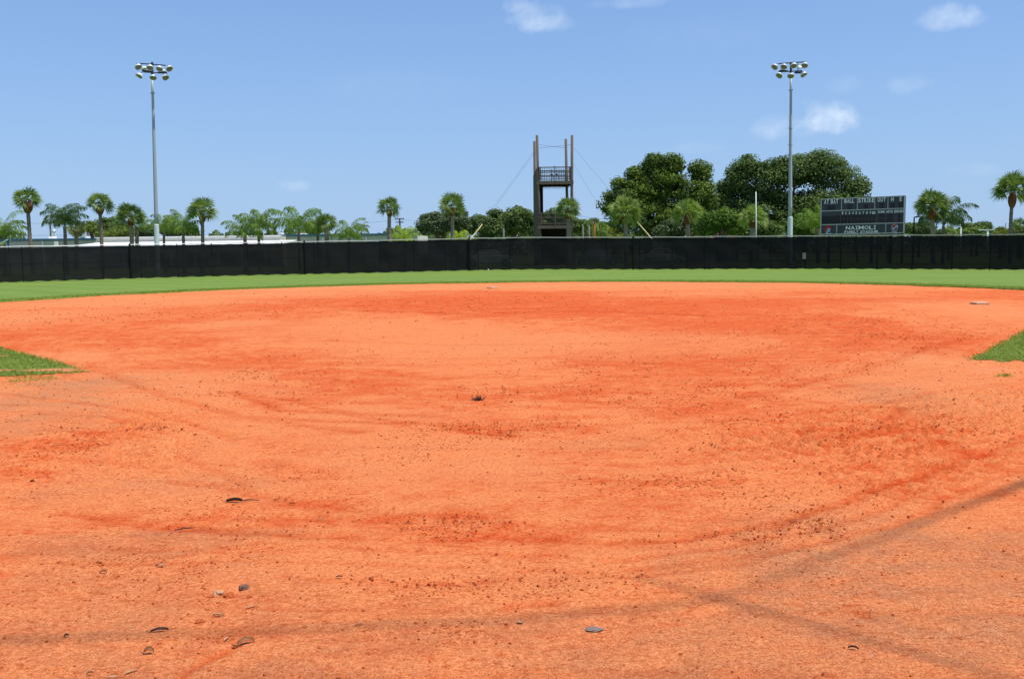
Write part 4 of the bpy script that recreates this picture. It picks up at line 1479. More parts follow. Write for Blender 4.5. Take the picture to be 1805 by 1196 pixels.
def glyph(ch, bold=0.022):
    key = (ch, bold)
    if key in glyphs:
        return glyphs[key]
    if ch == 'I':
        vs2 = [(0, 0), (1, 0), (1, .17), (.66, .17), (.66, .83), (1, .83), (1, 1), (0, 1), (0, .83), (.34, .83), (.34, .17), (0, .17)]
        n = len(vs2)
        vs = [(x, 0.0, z) for x, z in vs2] + [(x, 1.0, z) for x, z in vs2]
        fs = [(0, 1, 2, 3, 10, 11), (10, 3, 4, 9), (9, 4, 5, 6, 7, 8)]
        fs += [tuple(reversed([i + n for i in f])) for f in fs]
        fs += [(i, i + n, (i + 1) % n + n, (i + 1) % n) for i in range(n)]
        glyphs[key] = (vs, fs)
        return glyphs[key]
    cu = bpy.data.curves.new('glyph', 'FONT')
    cu.body = ch
    cu.size = 1.0
    cu.offset = bold
    cu.extrude = 0.5
    cu.resolution_u = 3
    ob = bpy.data.objects.new('glyph', cu)
    col.objects.link(ob)
    dg = bpy.context.evaluated_depsgraph_get()
    me = ob.evaluated_get(dg).to_mesh()
    co = [v.co.copy() for v in me.vertices]
    fs = [tuple(p.vertices) for p in me.polygons]
    ob.evaluated_get(dg).to_mesh_clear()
    xs, zs = [c.x for c in co], [c.y for c in co]
    x0, x1, z0, z1 = min(xs), max(xs), min(zs), max(zs)
    vs = [((c.x - x0) / (x1 - x0), 0.5 - c.z, (c.y - z0) / (z1 - z0)) for c in co]
    bpy.data.objects.remove(ob)
    bpy.data.curves.remove(cu)
    glyphs[key] = (vs, fs)
    return glyphs[key]


WID = {'I': 0.62, 'M': 1.25, 'N': 1.05, 'W': 1.3, '1': 0.55, ' ': 0.55, 'L': 0.9, 'E': 0.9, 'F': 0.9}


def text(mb, s, x0, x1, z0, z1, y=-0.02, th=0.02, gap=0.16):
    tot = sum(WID.get(c, 1.0) for c in s) + gap * (len(s) - 1)
    u = (x1 - x0) / tot
    x = x0
    for c in s:
        w = WID.get(c, 1.0) * u
        if c != ' ':
            vs, fs = glyph(c)
            mb.add([(x + v[0] * w, y - th + v[1] * th, z0 + v[2] * (z1 - z0)) for v in vs], fs)
        x += w + gap * u


SL, SR = P(1446, 412.5, 84.0), P(1593.5, 412.0, 79.4)
SLT, SRT = P(1445.7, 349.5, 84.0), P(1595, 345.5, 79.4)
sb_w = (Vector((SR.x, SR.y, 0)) - Vector((SL.x, SL.y, 0))).length
sb_h = ((SLT.z - SL.z) + (SRT.z - SR.z)) / 2
sb_z = (SL.z + SR.z) / 2
rz = math.atan2(SR.y - SL.y, SR.x - SL.x)
gr = gz(SL.x, SL.y)
sb = empty('scoreboard', (SL.x, SL.y, gr), rz)
tag(sb, 'charcoal baseball scoreboard with white lettering and unlit digit windows', 'scoreboard')
Z0 = sb_z - gr


def sx(zx):
    # place across the board, allowing for its right end being nearer
    t = (zx - 238.0) / (1572.0 - 238.0)
    return sb_w * (t * 84.0) / (t * 84.0 + (1 - t) * 79.4)


def sz(zx, zy):
    t = (zx - 238.0) / (1572.0 - 238.0)
    top_, bot = 178 + (140 - 178) * t, 747 + (738 - 747) * t
    return Z0 + sb_h * (bot - zy) / (bot - top_)


MB().box((sb_w / 2, 0.16, Z0 + sb_h / 2), (sb_w - 0.04, 0.30, sb_h - 0.04)).build('cabinet', M['sb_face'], sb)
fr = MB()
tk = 0.075
ym = -0.012
rows = [Z0 + sb_h - tk / 2, sz(240, 372), sz(240, 590), Z0 + tk / 2]
for z in rows:
    fr.box((sb_w / 2, ym, z), (sb_w, 0.05, tk))
fr.box((tk / 2, ym, Z0 + sb_h / 2), (tk, 0.046, sb_h - 0.002))
fr.box((sb_w - tk / 2, ym, Z0 + sb_h / 2), (tk, 0.046, sb_h - 0.002))
for zx in (567, 818, 1096, 1304):
    fr.box((sx(zx), ym, (rows[0] + rows[1]) / 2), (0.055, 0.042, rows[0] - rows[1] - tk - 0.002))
for zx in (499, 1281):
    fr.box((sx(zx), ym, (rows[2] + rows[3]) / 2), (0.055, 0.042, rows[2] - rows[3] - tk - 0.002))
fr.build('frame', M['sb_frame'], sb)


def window(a, y0, b, y1, cells=1):
    xa, xb = sx(a), sx(b)
    za, zb = sz((a + b) / 2, y1), sz((a + b) / 2, y0)
    o = MB().box(((xa + xb) / 2, 0.0, (za + zb) / 2), (xb - xa, 0.03, zb - za)).build('digit_window', M['sb_win'], sb)
    sg = MB()
    for i in range(cells):
        ca = xa + (xb - xa) * (i + 0.14) / cells
        cb = xa + (xb - xa) * (i + 0.86) / cells
        h = (zb - za)
        for zz in (za + h * .1, za + h * .5, za + h * .9):
            sg.box(((ca + cb) / 2, -0.018, zz), ((cb - ca) * 0.7, 0.006, h * 0.07))
        for xx in (ca, cb):
            for zz in (za + h * .3, za + h * .7):
                sg.box((xx, -0.018, zz), ((cb - ca) * 0.14, 0.006, h * 0.28))
    sg.build('unlit_segments', M['sb_led'], o)


window(338, 282, 465, 358, 2)
window(660, 272, 724, 355)
window(922, 268, 987, 352)
window(1168, 262, 1230, 348)
window(1342, 258, 1405, 342)
window(1472, 252, 1536, 338)
xs_ = [588, 641, 697, 753, 805, 861, 919, 974, 1031, 1086]
for x in xs_:
    window(x - 20, 430, x + 20, 495)
    window(x - 20, 510, x + 20, 572)
for (a, b, c) in ((1155, 1250, 2), (1288, 1384, 2), (1462, 1510, 1)):
    window(a, 425, b, 490, c)
    window(a, 503, b, 566, c)
o = MB().box((sx(400), 0.0, sz(400, 514)), (sx(545) - sx(258), 0.024, sz(400, 452) - sz(400, 575))).build('team_name_panel', M['sb_win'], sb)


def word(s, a, b, y0, y1, **kw):
    mb = MB()
    z0, z1 = sz((a + b) / 2, y1), sz((a + b) / 2, y0)
    text(mb, s, sx(a), sx(b), z0, z1, **kw)
    return mb.build('lettering', M['letter'], sb)


word('AT BAT', 292, 514, 190, 257)
word('BALL', 612, 768, 183, 248)
word('STRIKE', 832, 1086, 175, 243)
word('OUT', 1138, 1272, 168, 237)
word('H', 1353, 1395, 164, 233)
word('E', 1490, 1524, 160, 230)
for x, s in zip(xs_, '1 2 3 4 5 6 7 8 9 10'.split()):
    hw = 12 if len(s) == 1 else 24
    if s == '1':
        hw = 9
    word(s, x - hw, x + hw, 388, 428)
word('RUNS', 1153, 1258, 376, 416, gap=0.1)
word('HITS', 1284, 1384, 374, 414, gap=0.1)
word('ERRORS', 1408, 1562, 370, 411, gap=0.1)
word('NAIMOLI', 645, 1127, 612, 672, gap=0.13)
word('FAMILY STADIUM', 624, 1154, 688, 728, gap=0.14)
word('PEPSI', 1378, 1462, 703, 717, gap=0.25)


def disc(mb, pts, y, th=0.02):
    n = len(pts)
    vs = [(x, y, z) for x, z in pts] + [(x, y + th, z) for x, z in pts]
    mb.add(vs, [tuple(range(n))] + [(i, i + n, (i + 1) % n + n, (i + 1) % n) for i in range(n)])


# soft-drink globe: red cap, white wave, blue bowl
cxx, czz, rr = sx(1422), sz(1422, 643), (sx(1474) - sx(1370)) / 2


def arc(cx_, cz_, r_, a0, a1, n=16):
    return [(cx_ + r_ * math.cos(R(a0 + (a1 - a0) * i / n)), cz_ + r_ * math.sin(R(a0 + (a1 - a0) * i / n))) for i in range(n + 1)]


g1_ = MB()
disc(g1_, arc(cxx, czz, rr, 0, 348, 30), -0.022)
ring = g1_.build('round_emblem', M['letter'], sb)
g2_ = MB()
wave = [(cxx + rr * x_, czz + rr * z_) for x_, z_ in ((-0.80, -0.32), (-0.45, -0.30), (-0.05, -0.02), (0.25, 0.28), (0.62, 0.42))]
disc(g2_, arc(cxx, czz, rr * 0.9, 30, 200, 16) + wave, -0.032)
g2_.build('red_cap', M['red'], ring)
g3_ = MB()
wave = [(cxx + rr * x_, czz + rr * z_) for x_, z_ in ((0.86, 0.14), (0.55, 0.10), (0.25, -0.12), (-0.1, -0.40), (-0.55, -0.56))]
disc(g3_, arc(cxx, czz, rr * 0.9, 220, 368, 14) + wave, -0.032)
g3_.build('blue_bowl', M['blue'], ring)
# helmet emblem: red crest, light blue face guard
cxx, czz, rr = sx(366), sz(366, 672), (sx(430) - sx(304)) / 2
h1 = MB()
crest = [(cxx + rr * math.cos(R(a)) * (1.0 if i % 2 else 0.94), czz + rr * math.sin(R(a)) * 1.0) for i, a in enumerate(range(15, 262, 10))]
inner = [(cxx + 0.08 * rr + rr * 0.50 * math.cos(R(a)), czz - 0.08 * rr + rr * 0.52 * math.sin(R(a))) for a in range(250, 20, -18)]
disc(h1, crest + inner, -0.028)
hm = h1.build('helmet_emblem', M['red'], sb)
h2 = MB()
face = [(-0.30, 0.22), (0.05, 0.42), (0.42, 0.36), (0.55, 0.10), (0.50, -0.12), (0.28, -0.16), (0.52, -0.38), (0.38, -0.62), (0.20, -0.84), (0.04, -0.50), (-0.14, -0.40), (-0.22, -0.80), (-0.40, -0.62), (-0.34, -0.20)]
disc(h2, [(cxx + rr * a_, czz + rr * b_) for a_, b_ in face], -0.036)
h2.build('helmet_face', M['ltblue'], hm)
h3 = MB()
disc(h3, [(cxx + rr * a_, czz + rr * b_) for a_, b_ in ((-0.55, -0.45), (-0.44, -0.42), (-0.30, -0.72), (-0.08, -0.90), (0.35, -0.96), (0.75, -0.80), (0.70, -0.92), (0.3, -1.08), (-0.2, -1.04), (-0.48, -0.84))], -0.034)
h3.build('helmet_outline', M['letter'], hm)
for f_ in (0.10, 0.62, 0.84, 0.975):
    MB().box((sb_w * f_, 0.2, Z0 / 2 - 0.03), (0.22 if f_ < 0.9 else 0.14, 0.22, Z0 + 0.04)).build('support_post', M['dark'] if f_ != 0.84 else M['post'], sb)
MB().box((sb_w * 0.5, 0.14, Z0 - 0.07), (sb_w * 0.98, 0.12, 0.10)).build('lower_beam', M['dark'], sb)

# ------------------------------------------------------------------ white and blue buildings
bl0, bl1 = P(2, 430, 112), P(738, 430, 112)
bgz = -0.3
bld = empty('warehouse', ((bl0.x + bl1.x) / 2, 112, bgz))
tag(bld, 'long low cream metal building with blue roof trim behind the left fence', 'building')
bo = Vector(bld.location)


def wall(name, px0, px1, py0, py1, D, depth, m, parent=bld, thick=0.0):
    a, b = P(px0, py0, D), P(px1, py1, D)
    top = (a.z + b.z) / 2
    mb = MB()
    mb.box(((a.x + b.x) / 2 - bo.x, D + depth / 2 - bo.y, (top - bgz) / 2), (b.x - a.x, depth, top - bgz))
    return mb.build(name, m, parent), a.x, b.x, top


def trim(px0, px1, D, top, h, m, out=0.25, name='roof_trim', depth=0.3):
    a, b = P(px0, 430, D), P(px1, 430, D)
    MB().box(((a.x + b.x) / 2 - bo.x, D - out + depth / 2 - bo.y, top - bgz), (b.x - a.x + 0.2, depth, h)).build(name, m, bld)


w1, xa, xb, t1 = wall('wall', 2, 170, 424, 423.5, 113, 14, M['grey_siding'])
trim(2, 168, 113, t1 + 0.10, 0.24, M['blue_trim'])
w2, xa, xb, t2 = wall('wall', 170, 494, 420, 415.3, 110, 12, M['cream'])
trim(170, 494, 110, t2 + 0.04, 0.10, M['white'], 0.1)
w3, xa, xb, t3 = wall('wall', 495, 736, 416, 414.5, 113, 14, M['grey_siding'])
trim(494, 737, 113, t3 + 0.10, 0.24, M['blue_trim'])
# canopy in front of the middle wall: white roof with blue edge
a, b = P(120, 432, 102), P(495, 427.5, 102)
cz = (a.z + b.z) / 2
cn = MB()
cn.add([(a.x - bo.x, 102 - bo.y, cz - bgz - 0.12), (b.x - bo.x, 102 - bo.y, cz - bgz - 0.12), (b.x - bo.x, 109.8 - bo.y, cz - bgz + 0.35), (a.x - bo.x, 109.8 - bo.y, cz - bgz + 0.35),
        (a.x - bo.x, 102 - bo.y, cz - bgz - 0.2), (b.x - bo.x, 102 - bo.y, cz - bgz - 0.2), (b.x - bo.x, 109.8 - bo.y, cz - bgz + 0.27), (a.x - bo.x, 109.8 - bo.y, cz - bgz + 0.27)],
       [(0, 1, 2, 3), (7, 6, 5, 4), (0, 4, 5, 1), (1, 5, 6, 2), (2, 6, 7, 3), (3, 7, 4, 0)])
cn.build('canopy_roof', M['white'], bld)
MB().box(((a.x + b.x) / 2 - bo.x, 101.93 - bo.y, cz - bgz - 0.33), (b.x - a.x + 0.1, 0.10, 0.34)).build('canopy_fascia', M['blue_trim'], bld)
for i in range(9):
    MB().tube([(a.x + (b.x - a.x) * (i + 0.3) / 9 - bo.x, 102.3 - bo.y, 0), (a.x + (b.x - a.x) * (i + 0.3) / 9 - bo.x, 102.3 - bo.y, cz - bgz - 0.2)], 0.08, 8).build('canopy_post', M['white'], bld)
# downpipes, doors, rooftop units
for px, D in ((76, 113), (646, 113), (570, 113)):
    a = P(px, 430, D)
    MB().box((a.x - bo.x, D - 0.07 - bo.y, 1.7), (0.16, 0.12, 3.4)).build('downpipe', M['white'], bld)
a = P(676, 430, 113)
MB().box((a.x - bo.x, 112.96 - bo.y, 1.55), (0.9, 0.1, 2.9)).build('door', M['dark'], bld)
for (px, w, h, D) in ((88, 1.3, 0.28, 116), (93.5, 0.5, 0.55, 117), (104, 1.0, 0.3, 117), (499, 0.22, 0.55, 116), (533, 0.9, 0.4, 116), (539, 0.5, 0.3, 116), (155, 0.25, 0.5, 115)):
    a = P(px, 430, D)
    zt = t1 if px < 400 else t3
    MB().box((a.x - bo.x, D - bo.y, zt - bgz + h / 2), (w, 1.0, h)).build('rooftop_unit', M['white'], bld)
a = P(101, 430, 112.9)
MB().box((a.x - bo.x, 112.7 - bo.y, P(101, 430, 113).z - bgz + 0.05), (0.35, 0.5, 0.5)).build('wall_unit', M['white'], bld)

# two small houses behind the trees
def house(px, pyr, w, D, label, roofm, wallm):
    a = P(px, pyr, D)
    root = empty('house', (a.x, D, -0.3))
    tag(root, label, 'house')
    h = a.z + 0.3
    eave = h - w * 0.22
    MB().box((0, 3, eave / 2), (w, 6, eave)).build('wall', wallm, root)
    r = MB()
    r.add([(-w / 2 - .3, -0.4, eave), (w / 2 + .3, -0.4, eave), (w / 2 + .3, 6.4, eave), (-w / 2 - .3, 6.4, eave), (0, -0.4, h), (0, 6.4, h)],
          [(0, 1, 4), (1, 2, 5, 4), (2, 3, 5), (3, 0, 4, 5), (3, 2, 1, 0)])
    r.build('roof', roofm, root)
    MB().box((0, -0.03, eave * 0.4), (1.0, 0.06, eave * 0.6)).build('window', M['glass'], root)


house(1266, 404, 4.5, 100, 'small house gable with a faded pink roof seen under the bright bush', M['roof_pink'], M['roof_pink'])
house(1234, 409, 3.2, 98, 'small tan hut roof beside the fan palm in front of the oak', M['house'], M['house'])


# ------------------------------------------------------------------ poles and lamps
def upole(px, pyt, D, r, m, label, arms=(), name='utility_pole', cat='utility pole', pyx=None):
    t = P(px, pyt, D)
    root = empty(name, (t.x, t.y, -0.3))
    tag(root, label, cat)
    h = t.z + 0.3
    MB().tube([(0, 0, 0), (0, 0, h * 0.5), (0, 0, h)], [r * 1.15, r, r * 0.85], 8).build('shaft', m, root, smooth=True)
    for (dy, hw) in arms:
        MB().box((0, -r - 0.04, h - dy), (hw * 2, 0.12, 0.14)).build('crossarm', m, root)
        ins = MB()
        for q in (-0.9, -0.45, 0.45, 0.9):
            ins.tube([(q * hw, -r - 0.04, h - dy + 0.07), (q * hw, -r - 0.04, h - dy + 0.24)], [0.06, 0.03], 6)
        ins.build('insulators', M['dark'], root)
    return root


upole(88, 391, 150, 0.16, M['wood'], 'wooden utility pole with one crossarm left of the dark feather palm', ((0.15, 0.65),))
upole(704.5, 384, 160, 0.16, M['wood'], 'wooden utility pole with two crossarms right of a lone fan palm', ((0.2, 0.75), (0.75, 0.65)))
upole(152.5, 389, 160, 0.14, M['wood'], 'distant wooden utility pole behind the yellowing low palm', ((0.15, 0.55),))
upole(1048, 386, 100, 0.10, M['rust_pole'], 'orange brown wooden pole right of the tower', ((0.25, 0.1),))
upole(1027.5, 398, 92, 0.085, M['grey_post'], 'short greenish grey post right behind the tower, left one of two', (), 'post', 'post')
upole(1038.5, 397, 92, 0.085, M['grey_post'], 'short greenish grey post right behind the tower, right one of two', (), 'post', 'post')
upole(887.8, 402, 86, 0.08, M['grey_post'], 'short grey post in front of the oaks left of the tower', (), 'post', 'post')
upole(821.5, 408, 78, 0.12, M['grey_post'], 'thick short pale post just right of the yellow feather palm', (), 'post', 'post')
upole(1773, 393, 120, 0.07, M['grey_post'], 'thin distant mast left of the tall palm at the right edge', (), 'mast', 'mast')
upole(95.5, 403, 140, 0.14, M['sleeve'], 'pale antenna mast right of the leftmost utility pole', ((0.6, 0.25),), 'mast', 'mast')
upole(1694, 399, 110, 0.09, M['sleeve'], 'pale thin post in front of the round dark tree at right', (), 'post', 'post')
r_ = upole(1741, 405, 100, 0.13, M['sleeve'], 'pale T-shaped frame among the trees at right', (), 'goal_frame', 'frame')
MB().box((0, -0.1, P(1741, 405, 100).z + 0.3), (2.1, 0.1, 0.1)).build('top_bar', M['sleeve'], r_)
# power lines
pw = MB()
idn = lambda q: q
for (y0, y1) in ((390, 391), (410.5, 411.5)):
    wire(pw, P(-40, y0, 151), P(152.5, y1 if y0 < 400 else y1 + 1, 160), 0.018, 0.3, 10, idn)
wire(pw, P(704.5, 386, 160), P(560, 392, 158), 0.016, 0.4, 10, idn)
wire(pw, P(704.5, 386, 160), P(780, 389, 165), 0.016, 0.2, 10, idn)
wire(pw, P(1010, 379, 150), P(1120, 386, 150), 0.016, 0.3, 10, idn)
tag(pw.build('power_lines', M['cable']), 'thin power lines strung between the distant utility poles', 'power lines')
# black parking lamp
t = P(1611.5, 383, 84)
lp = empty('street_lamp', (t.x, t.y, gz(t.x, t.y)))
tag(lp, 'short black lamp post right of the scoreboard', 'street lamp')
h = t.z - gz(t.x, t.y)
MB().tube([(0, 0, 0), (0, 0, h)], [0.075, 0.06], 8).build('shaft', M['post'], lp)
MB().box((0.14, 0, h + 0.03), (0.28, 0.08, 0.06)).build('arm', M['post'], lp)
MB().box((0.30, 0, h + 0.05), (0.42, 0.32, 0.11), Matrix.Rotation(R(-8), 3, 'Y')).build('lamp_head', M['post'], lp)
# solar panel on blue post
t = P(14, 424, 74)
sp = empty('solar_panel', (t.x, t.y, gz(t.x, t.y)))
tag(sp, 'tilted solar panel on a blue post at the left edge behind the fence', 'solar panel')
h = t.z - gz(t.x, t.y)
MB().tube([(0, 0, 0), (0, 0, h - 0.05)], 0.06, 8).build('post', M['blue_post'], sp)
MB().box((-0.30, 0, h - 0.14), (0.85, 0.7, 0.05), Matrix.Rotation(R(-28), 3, 'Y')).build('frame', M['sleeve'], sp)
MB().box((-0.30 - 0.012, -0.01, h - 0.108), (0.78, 0.64, 0.02), Matrix.Rotation(R(-28), 3, 'Y')).build('panel', M['solar'], sp)
MB().box((0.04, -0.08, h - 0.05), (0.22, 0.08, 0.25)).build('beacon', M['blue_post'], sp)


# ------------------------------------------------------------------ cars behind the fence
def car(px, D, m, label, flip=1, scale=1.0):
    a = P(px, 440, D)
    root = empty('parked_car', (a.x, D, gz(a.x, D) + 0.02), 0 if flip > 0 else math.pi)
    tag(root, label, 'car', 'cars parked behind the outfield fence')
    prof = [(-2.2, .35), (-2.25, .6), (-2.15, .82), (-1.3, .92), (-0.7, 1.36), (-0.2, 1.45), (0.7, 1.42), (1.35, 1.0), (2.1, .92), (2.25, .7), (2.2, .35)]
    rowsy = [(-0.86, 0.0), (-0.9, 0.0), (-0.7, 0.03), (0.7, 0.03), (0.9, 0.0), (0.86, 0.0)]
    mb = MB()
    n = len(prof)
    for yv, dz in rowsy:
        for (x, z) in prof:
            inset = 0.0
            if z > 1.0:
                yy = yv * 0.80
            else:
                yy = yv
            mb.v.append((x * scale, yy * scale, (z + (dz if z > .9 else 0)) * scale))
    for i in range(len(rowsy) - 1):
        for k in range(n):
            k2 = (k + 1) % n
            mb.f.append((i * n + k, i * n + k2, (i + 1) * n + k2, (i + 1) * n + k))
    mb.f.append(tuple(range(n - 1, -1, -1)))
    mb.f.append(tuple((len(rowsy) - 1) * n + k for k in range(n)))
    mb.build('body', m, root)
    for sy in (-1, 1):
        w = MB()
        w.add([(-1.1 * scale, sy * 0.80 * scale, 0.97 * scale), (1.15 * scale, sy * 0.80 * scale, 1.0 * scale), (0.68 * scale, sy * 0.735 * scale, 1.36 * scale), (-0.62 * scale, sy * 0.735 * scale, 1.33 * scale)], [(0, 1, 2, 3)])
        w.build('side_window', M['glass'], root)
        for wx in (-1.4, 1.4):
            t = MB().tube([(wx * scale, sy * 0.78 * scale, 0.33 * scale), (wx * scale, sy * 0.95 * scale, 0.33 * scale)], 0.33 * scale, 18)
            wo = t.build('wheel', M['rubber'], root)
            MB().tube([(wx * scale, sy * 0.93 * scale, 0.33 * scale), (wx * scale, sy * 0.96 * scale, 0.33 * scale)], 0.19 * scale, 12).build('rim', M['rail'], wo)
    for sy in (-1, 1):
        MB().box((-2.2 * scale, sy * 0.62 * scale, 0.68 * scale), (0.08, 0.3, 0.13)).build('headlight', M['sleeve'], root)


car(776, 84, M['car_silver'], 'silver car faintly seen through the black screen below the dark round tree')
car(862, 82, M['car_white'], 'white car faintly seen through the screen left of the tower', -1)
car(1052, 84, M['car_silver'], 'silver car faintly seen through the screen just right of the tower', -1, 0.98)
car(1165, 86, M['car_white'], 'white car faintly seen through the screen left of the middle oak palm')


# ------------------------------------------------------------------ palms
def vrand(a):
    return Vector((random.uniform(-a, a), random.uniform(-a, a), random.uniform(-a, a)))


def fan_crown(R0, n=30, lo=-0.55, hi=1.45, seed=0, blades_n=15, bw=0.030, spread=1.35):
    rd = random.Random(seed)
    vs, fs = [], []
    for i in range(n):
        t = (i + 0.5) / n
        el = math.asin(math.sin(lo) + (math.sin(min(hi, 1.5)) - math.sin(lo)) * t) + rd.uniform(-0.15, 0.15)
        az = i * 2.39996 + rd.uniform(-0.3, 0.3)
        d = Vector((math.cos(az) * math.cos(el), math.sin(az) * math.cos(el), math.sin(el)))
        pet = R0 * rd.uniform(0.34, 0.52)
        h = d * pet
        h.z -= 0.03 * R0
        side = d.cross(Vector((0, 0, 1)))
        if side.length < 1e-3:
            side = Vector((1, 0, 0))
        side.normalize()
        # twist of the fan about its axis
        tw = rd.uniform(-1.4, 1.4)
        nrm = side.cross(d)
        side = (side * math.cos(tw) + nrm * math.sin(tw)).normalized()
        nrm = side.cross(d).normalized()
        # petiole
        w = 0.014 * R0
        b = len(vs)
        o_ = side * w
        vs += [-o_, o_, h + o_, h - o_, nrm * w, -nrm * w, h - nrm * w, h + nrm * w]
        fs += [(b, b + 1, b + 2, b + 3), (b + 4, b + 5, b + 6, b + 7)]
        bl = R0 * rd.uniform(0.58, 0.74)
        for k in range(blades_n):
            a = spread * (2 * (k + 0.5) / blades_n - 1) + rd.uniform(-0.05, 0.05)
            dd = (d * math.cos(a) + side * math.sin(a)).normalized()
            L = bl * (0.72 + 0.28 * math.cos(a * 0.6)) * rd.uniform(0.88, 1.1)
            ww = bw * R0
            pe = dd.cross(nrm).normalized() * ww
            cup = nrm * (0.10 * L)
            m1 = h + dd * L * 0.55 + cup + vrandr(rd, 0.02 * R0)
            tip = h + dd * L + cup * 0.6 + Vector((0, 0, -L * rd.uniform(0.0, 0.26)))
            b = len(vs)
            vs += [h, m1 - pe, m1 + pe, tip]
            fs += [(b, b + 2, b + 3, b + 1)]
    return vs, fs


def vrandr(rd, a):
    return Vector((rd.uniform(-a, a), rd.uniform(-a, a), rd.uniform(-a, a)))


def feather_crown(R0, n=17, seed=0, droop=1.0, lo=0.25, hi=1.35, ll=0.40, pairs=42, bw=0.012):
    rd = random.Random(seed)
    vs, fs = [], []
    for i in range(n):
        t = (i + 0.5) / n
        el = lo + (hi - lo) * t + rd.uniform(-0.1, 0.1)
        az = i * 2.39996 + rd.uniform(-0.3, 0.3)
        L = R0 * (1.0 + 0.85 * t) * rd.uniform(0.9, 1.12)
        hd = Vector((math.cos(az), math.sin(az), 0))
        side = Vector((-math.sin(az), math.cos(az), 0))
        p = Vector((0, 0, 0))
        pts = [p.copy()]
        e = el
        ns = 12
        for k in range(ns):
            p = p + (hd * math.cos(e) + Vector((0, 0, math.sin(e)))) * (L / ns)
            e -= (0.05 + 0.24 * k / ns) * droop * rd.uniform(0.8, 1.2)
            pts.append(p.copy())
        w = 0.014 * R0
        for k in range(ns):
            b = len(vs)
            w0, w1 = w * (1 - k / ns * 0.7), w * (1 - (k + 1) / ns * 0.7)
            u = Vector((0, 0, 1))
            vs += [pts[k] - side * w0, pts[k] + side * w0, pts[k + 1] + side * w1, pts[k + 1] - side * w1]
            fs += [(b, b + 1, b + 2, b + 3)]
            b = len(vs)
            vs += [pts[k] - u * w0, pts[k] + u * w0, pts[k + 1] + u * w1, pts[k + 1] - u * w1]
            fs += [(b, b + 1, b + 2, b + 3)]
        for k in range(pairs):
            t = 0.16 + 0.84 * k / pairs
            q = t * ns
            i0 = min(ns - 1, int(q))
            c = pts[i0].lerp(pts[i0 + 1], q - i0)
            tn = (pts[i0 + 1] - pts[i0]).normalized()
            for s_ in (-1, 1):
                l = ll * R0 * math.sin(math.pi * (0.12 + 0.80 * t)) ** 0.6 * rd.uniform(0.8, 1.15)
                d = (side * s_ * rd.uniform(0.35, 0.8) + tn * rd.uniform(0.3, 0.7) + Vector((0, 0, rd.uniform(-0.6, 0.1)))).normalized()
                m1 = c + d * l * 0.5
                tip = c + d * l * 0.8 + Vector((0, 0, -l * rd.uniform(0.35, 0.75)))
                ww = tn * bw * R0
                b = len(vs)
                vs += [c - ww * 0.5, c + ww * 0.5, m1 + ww, tip, m1 - ww]
                fs += [(b, b + 1, b + 2, b + 3, b + 4)]
    return vs, fs


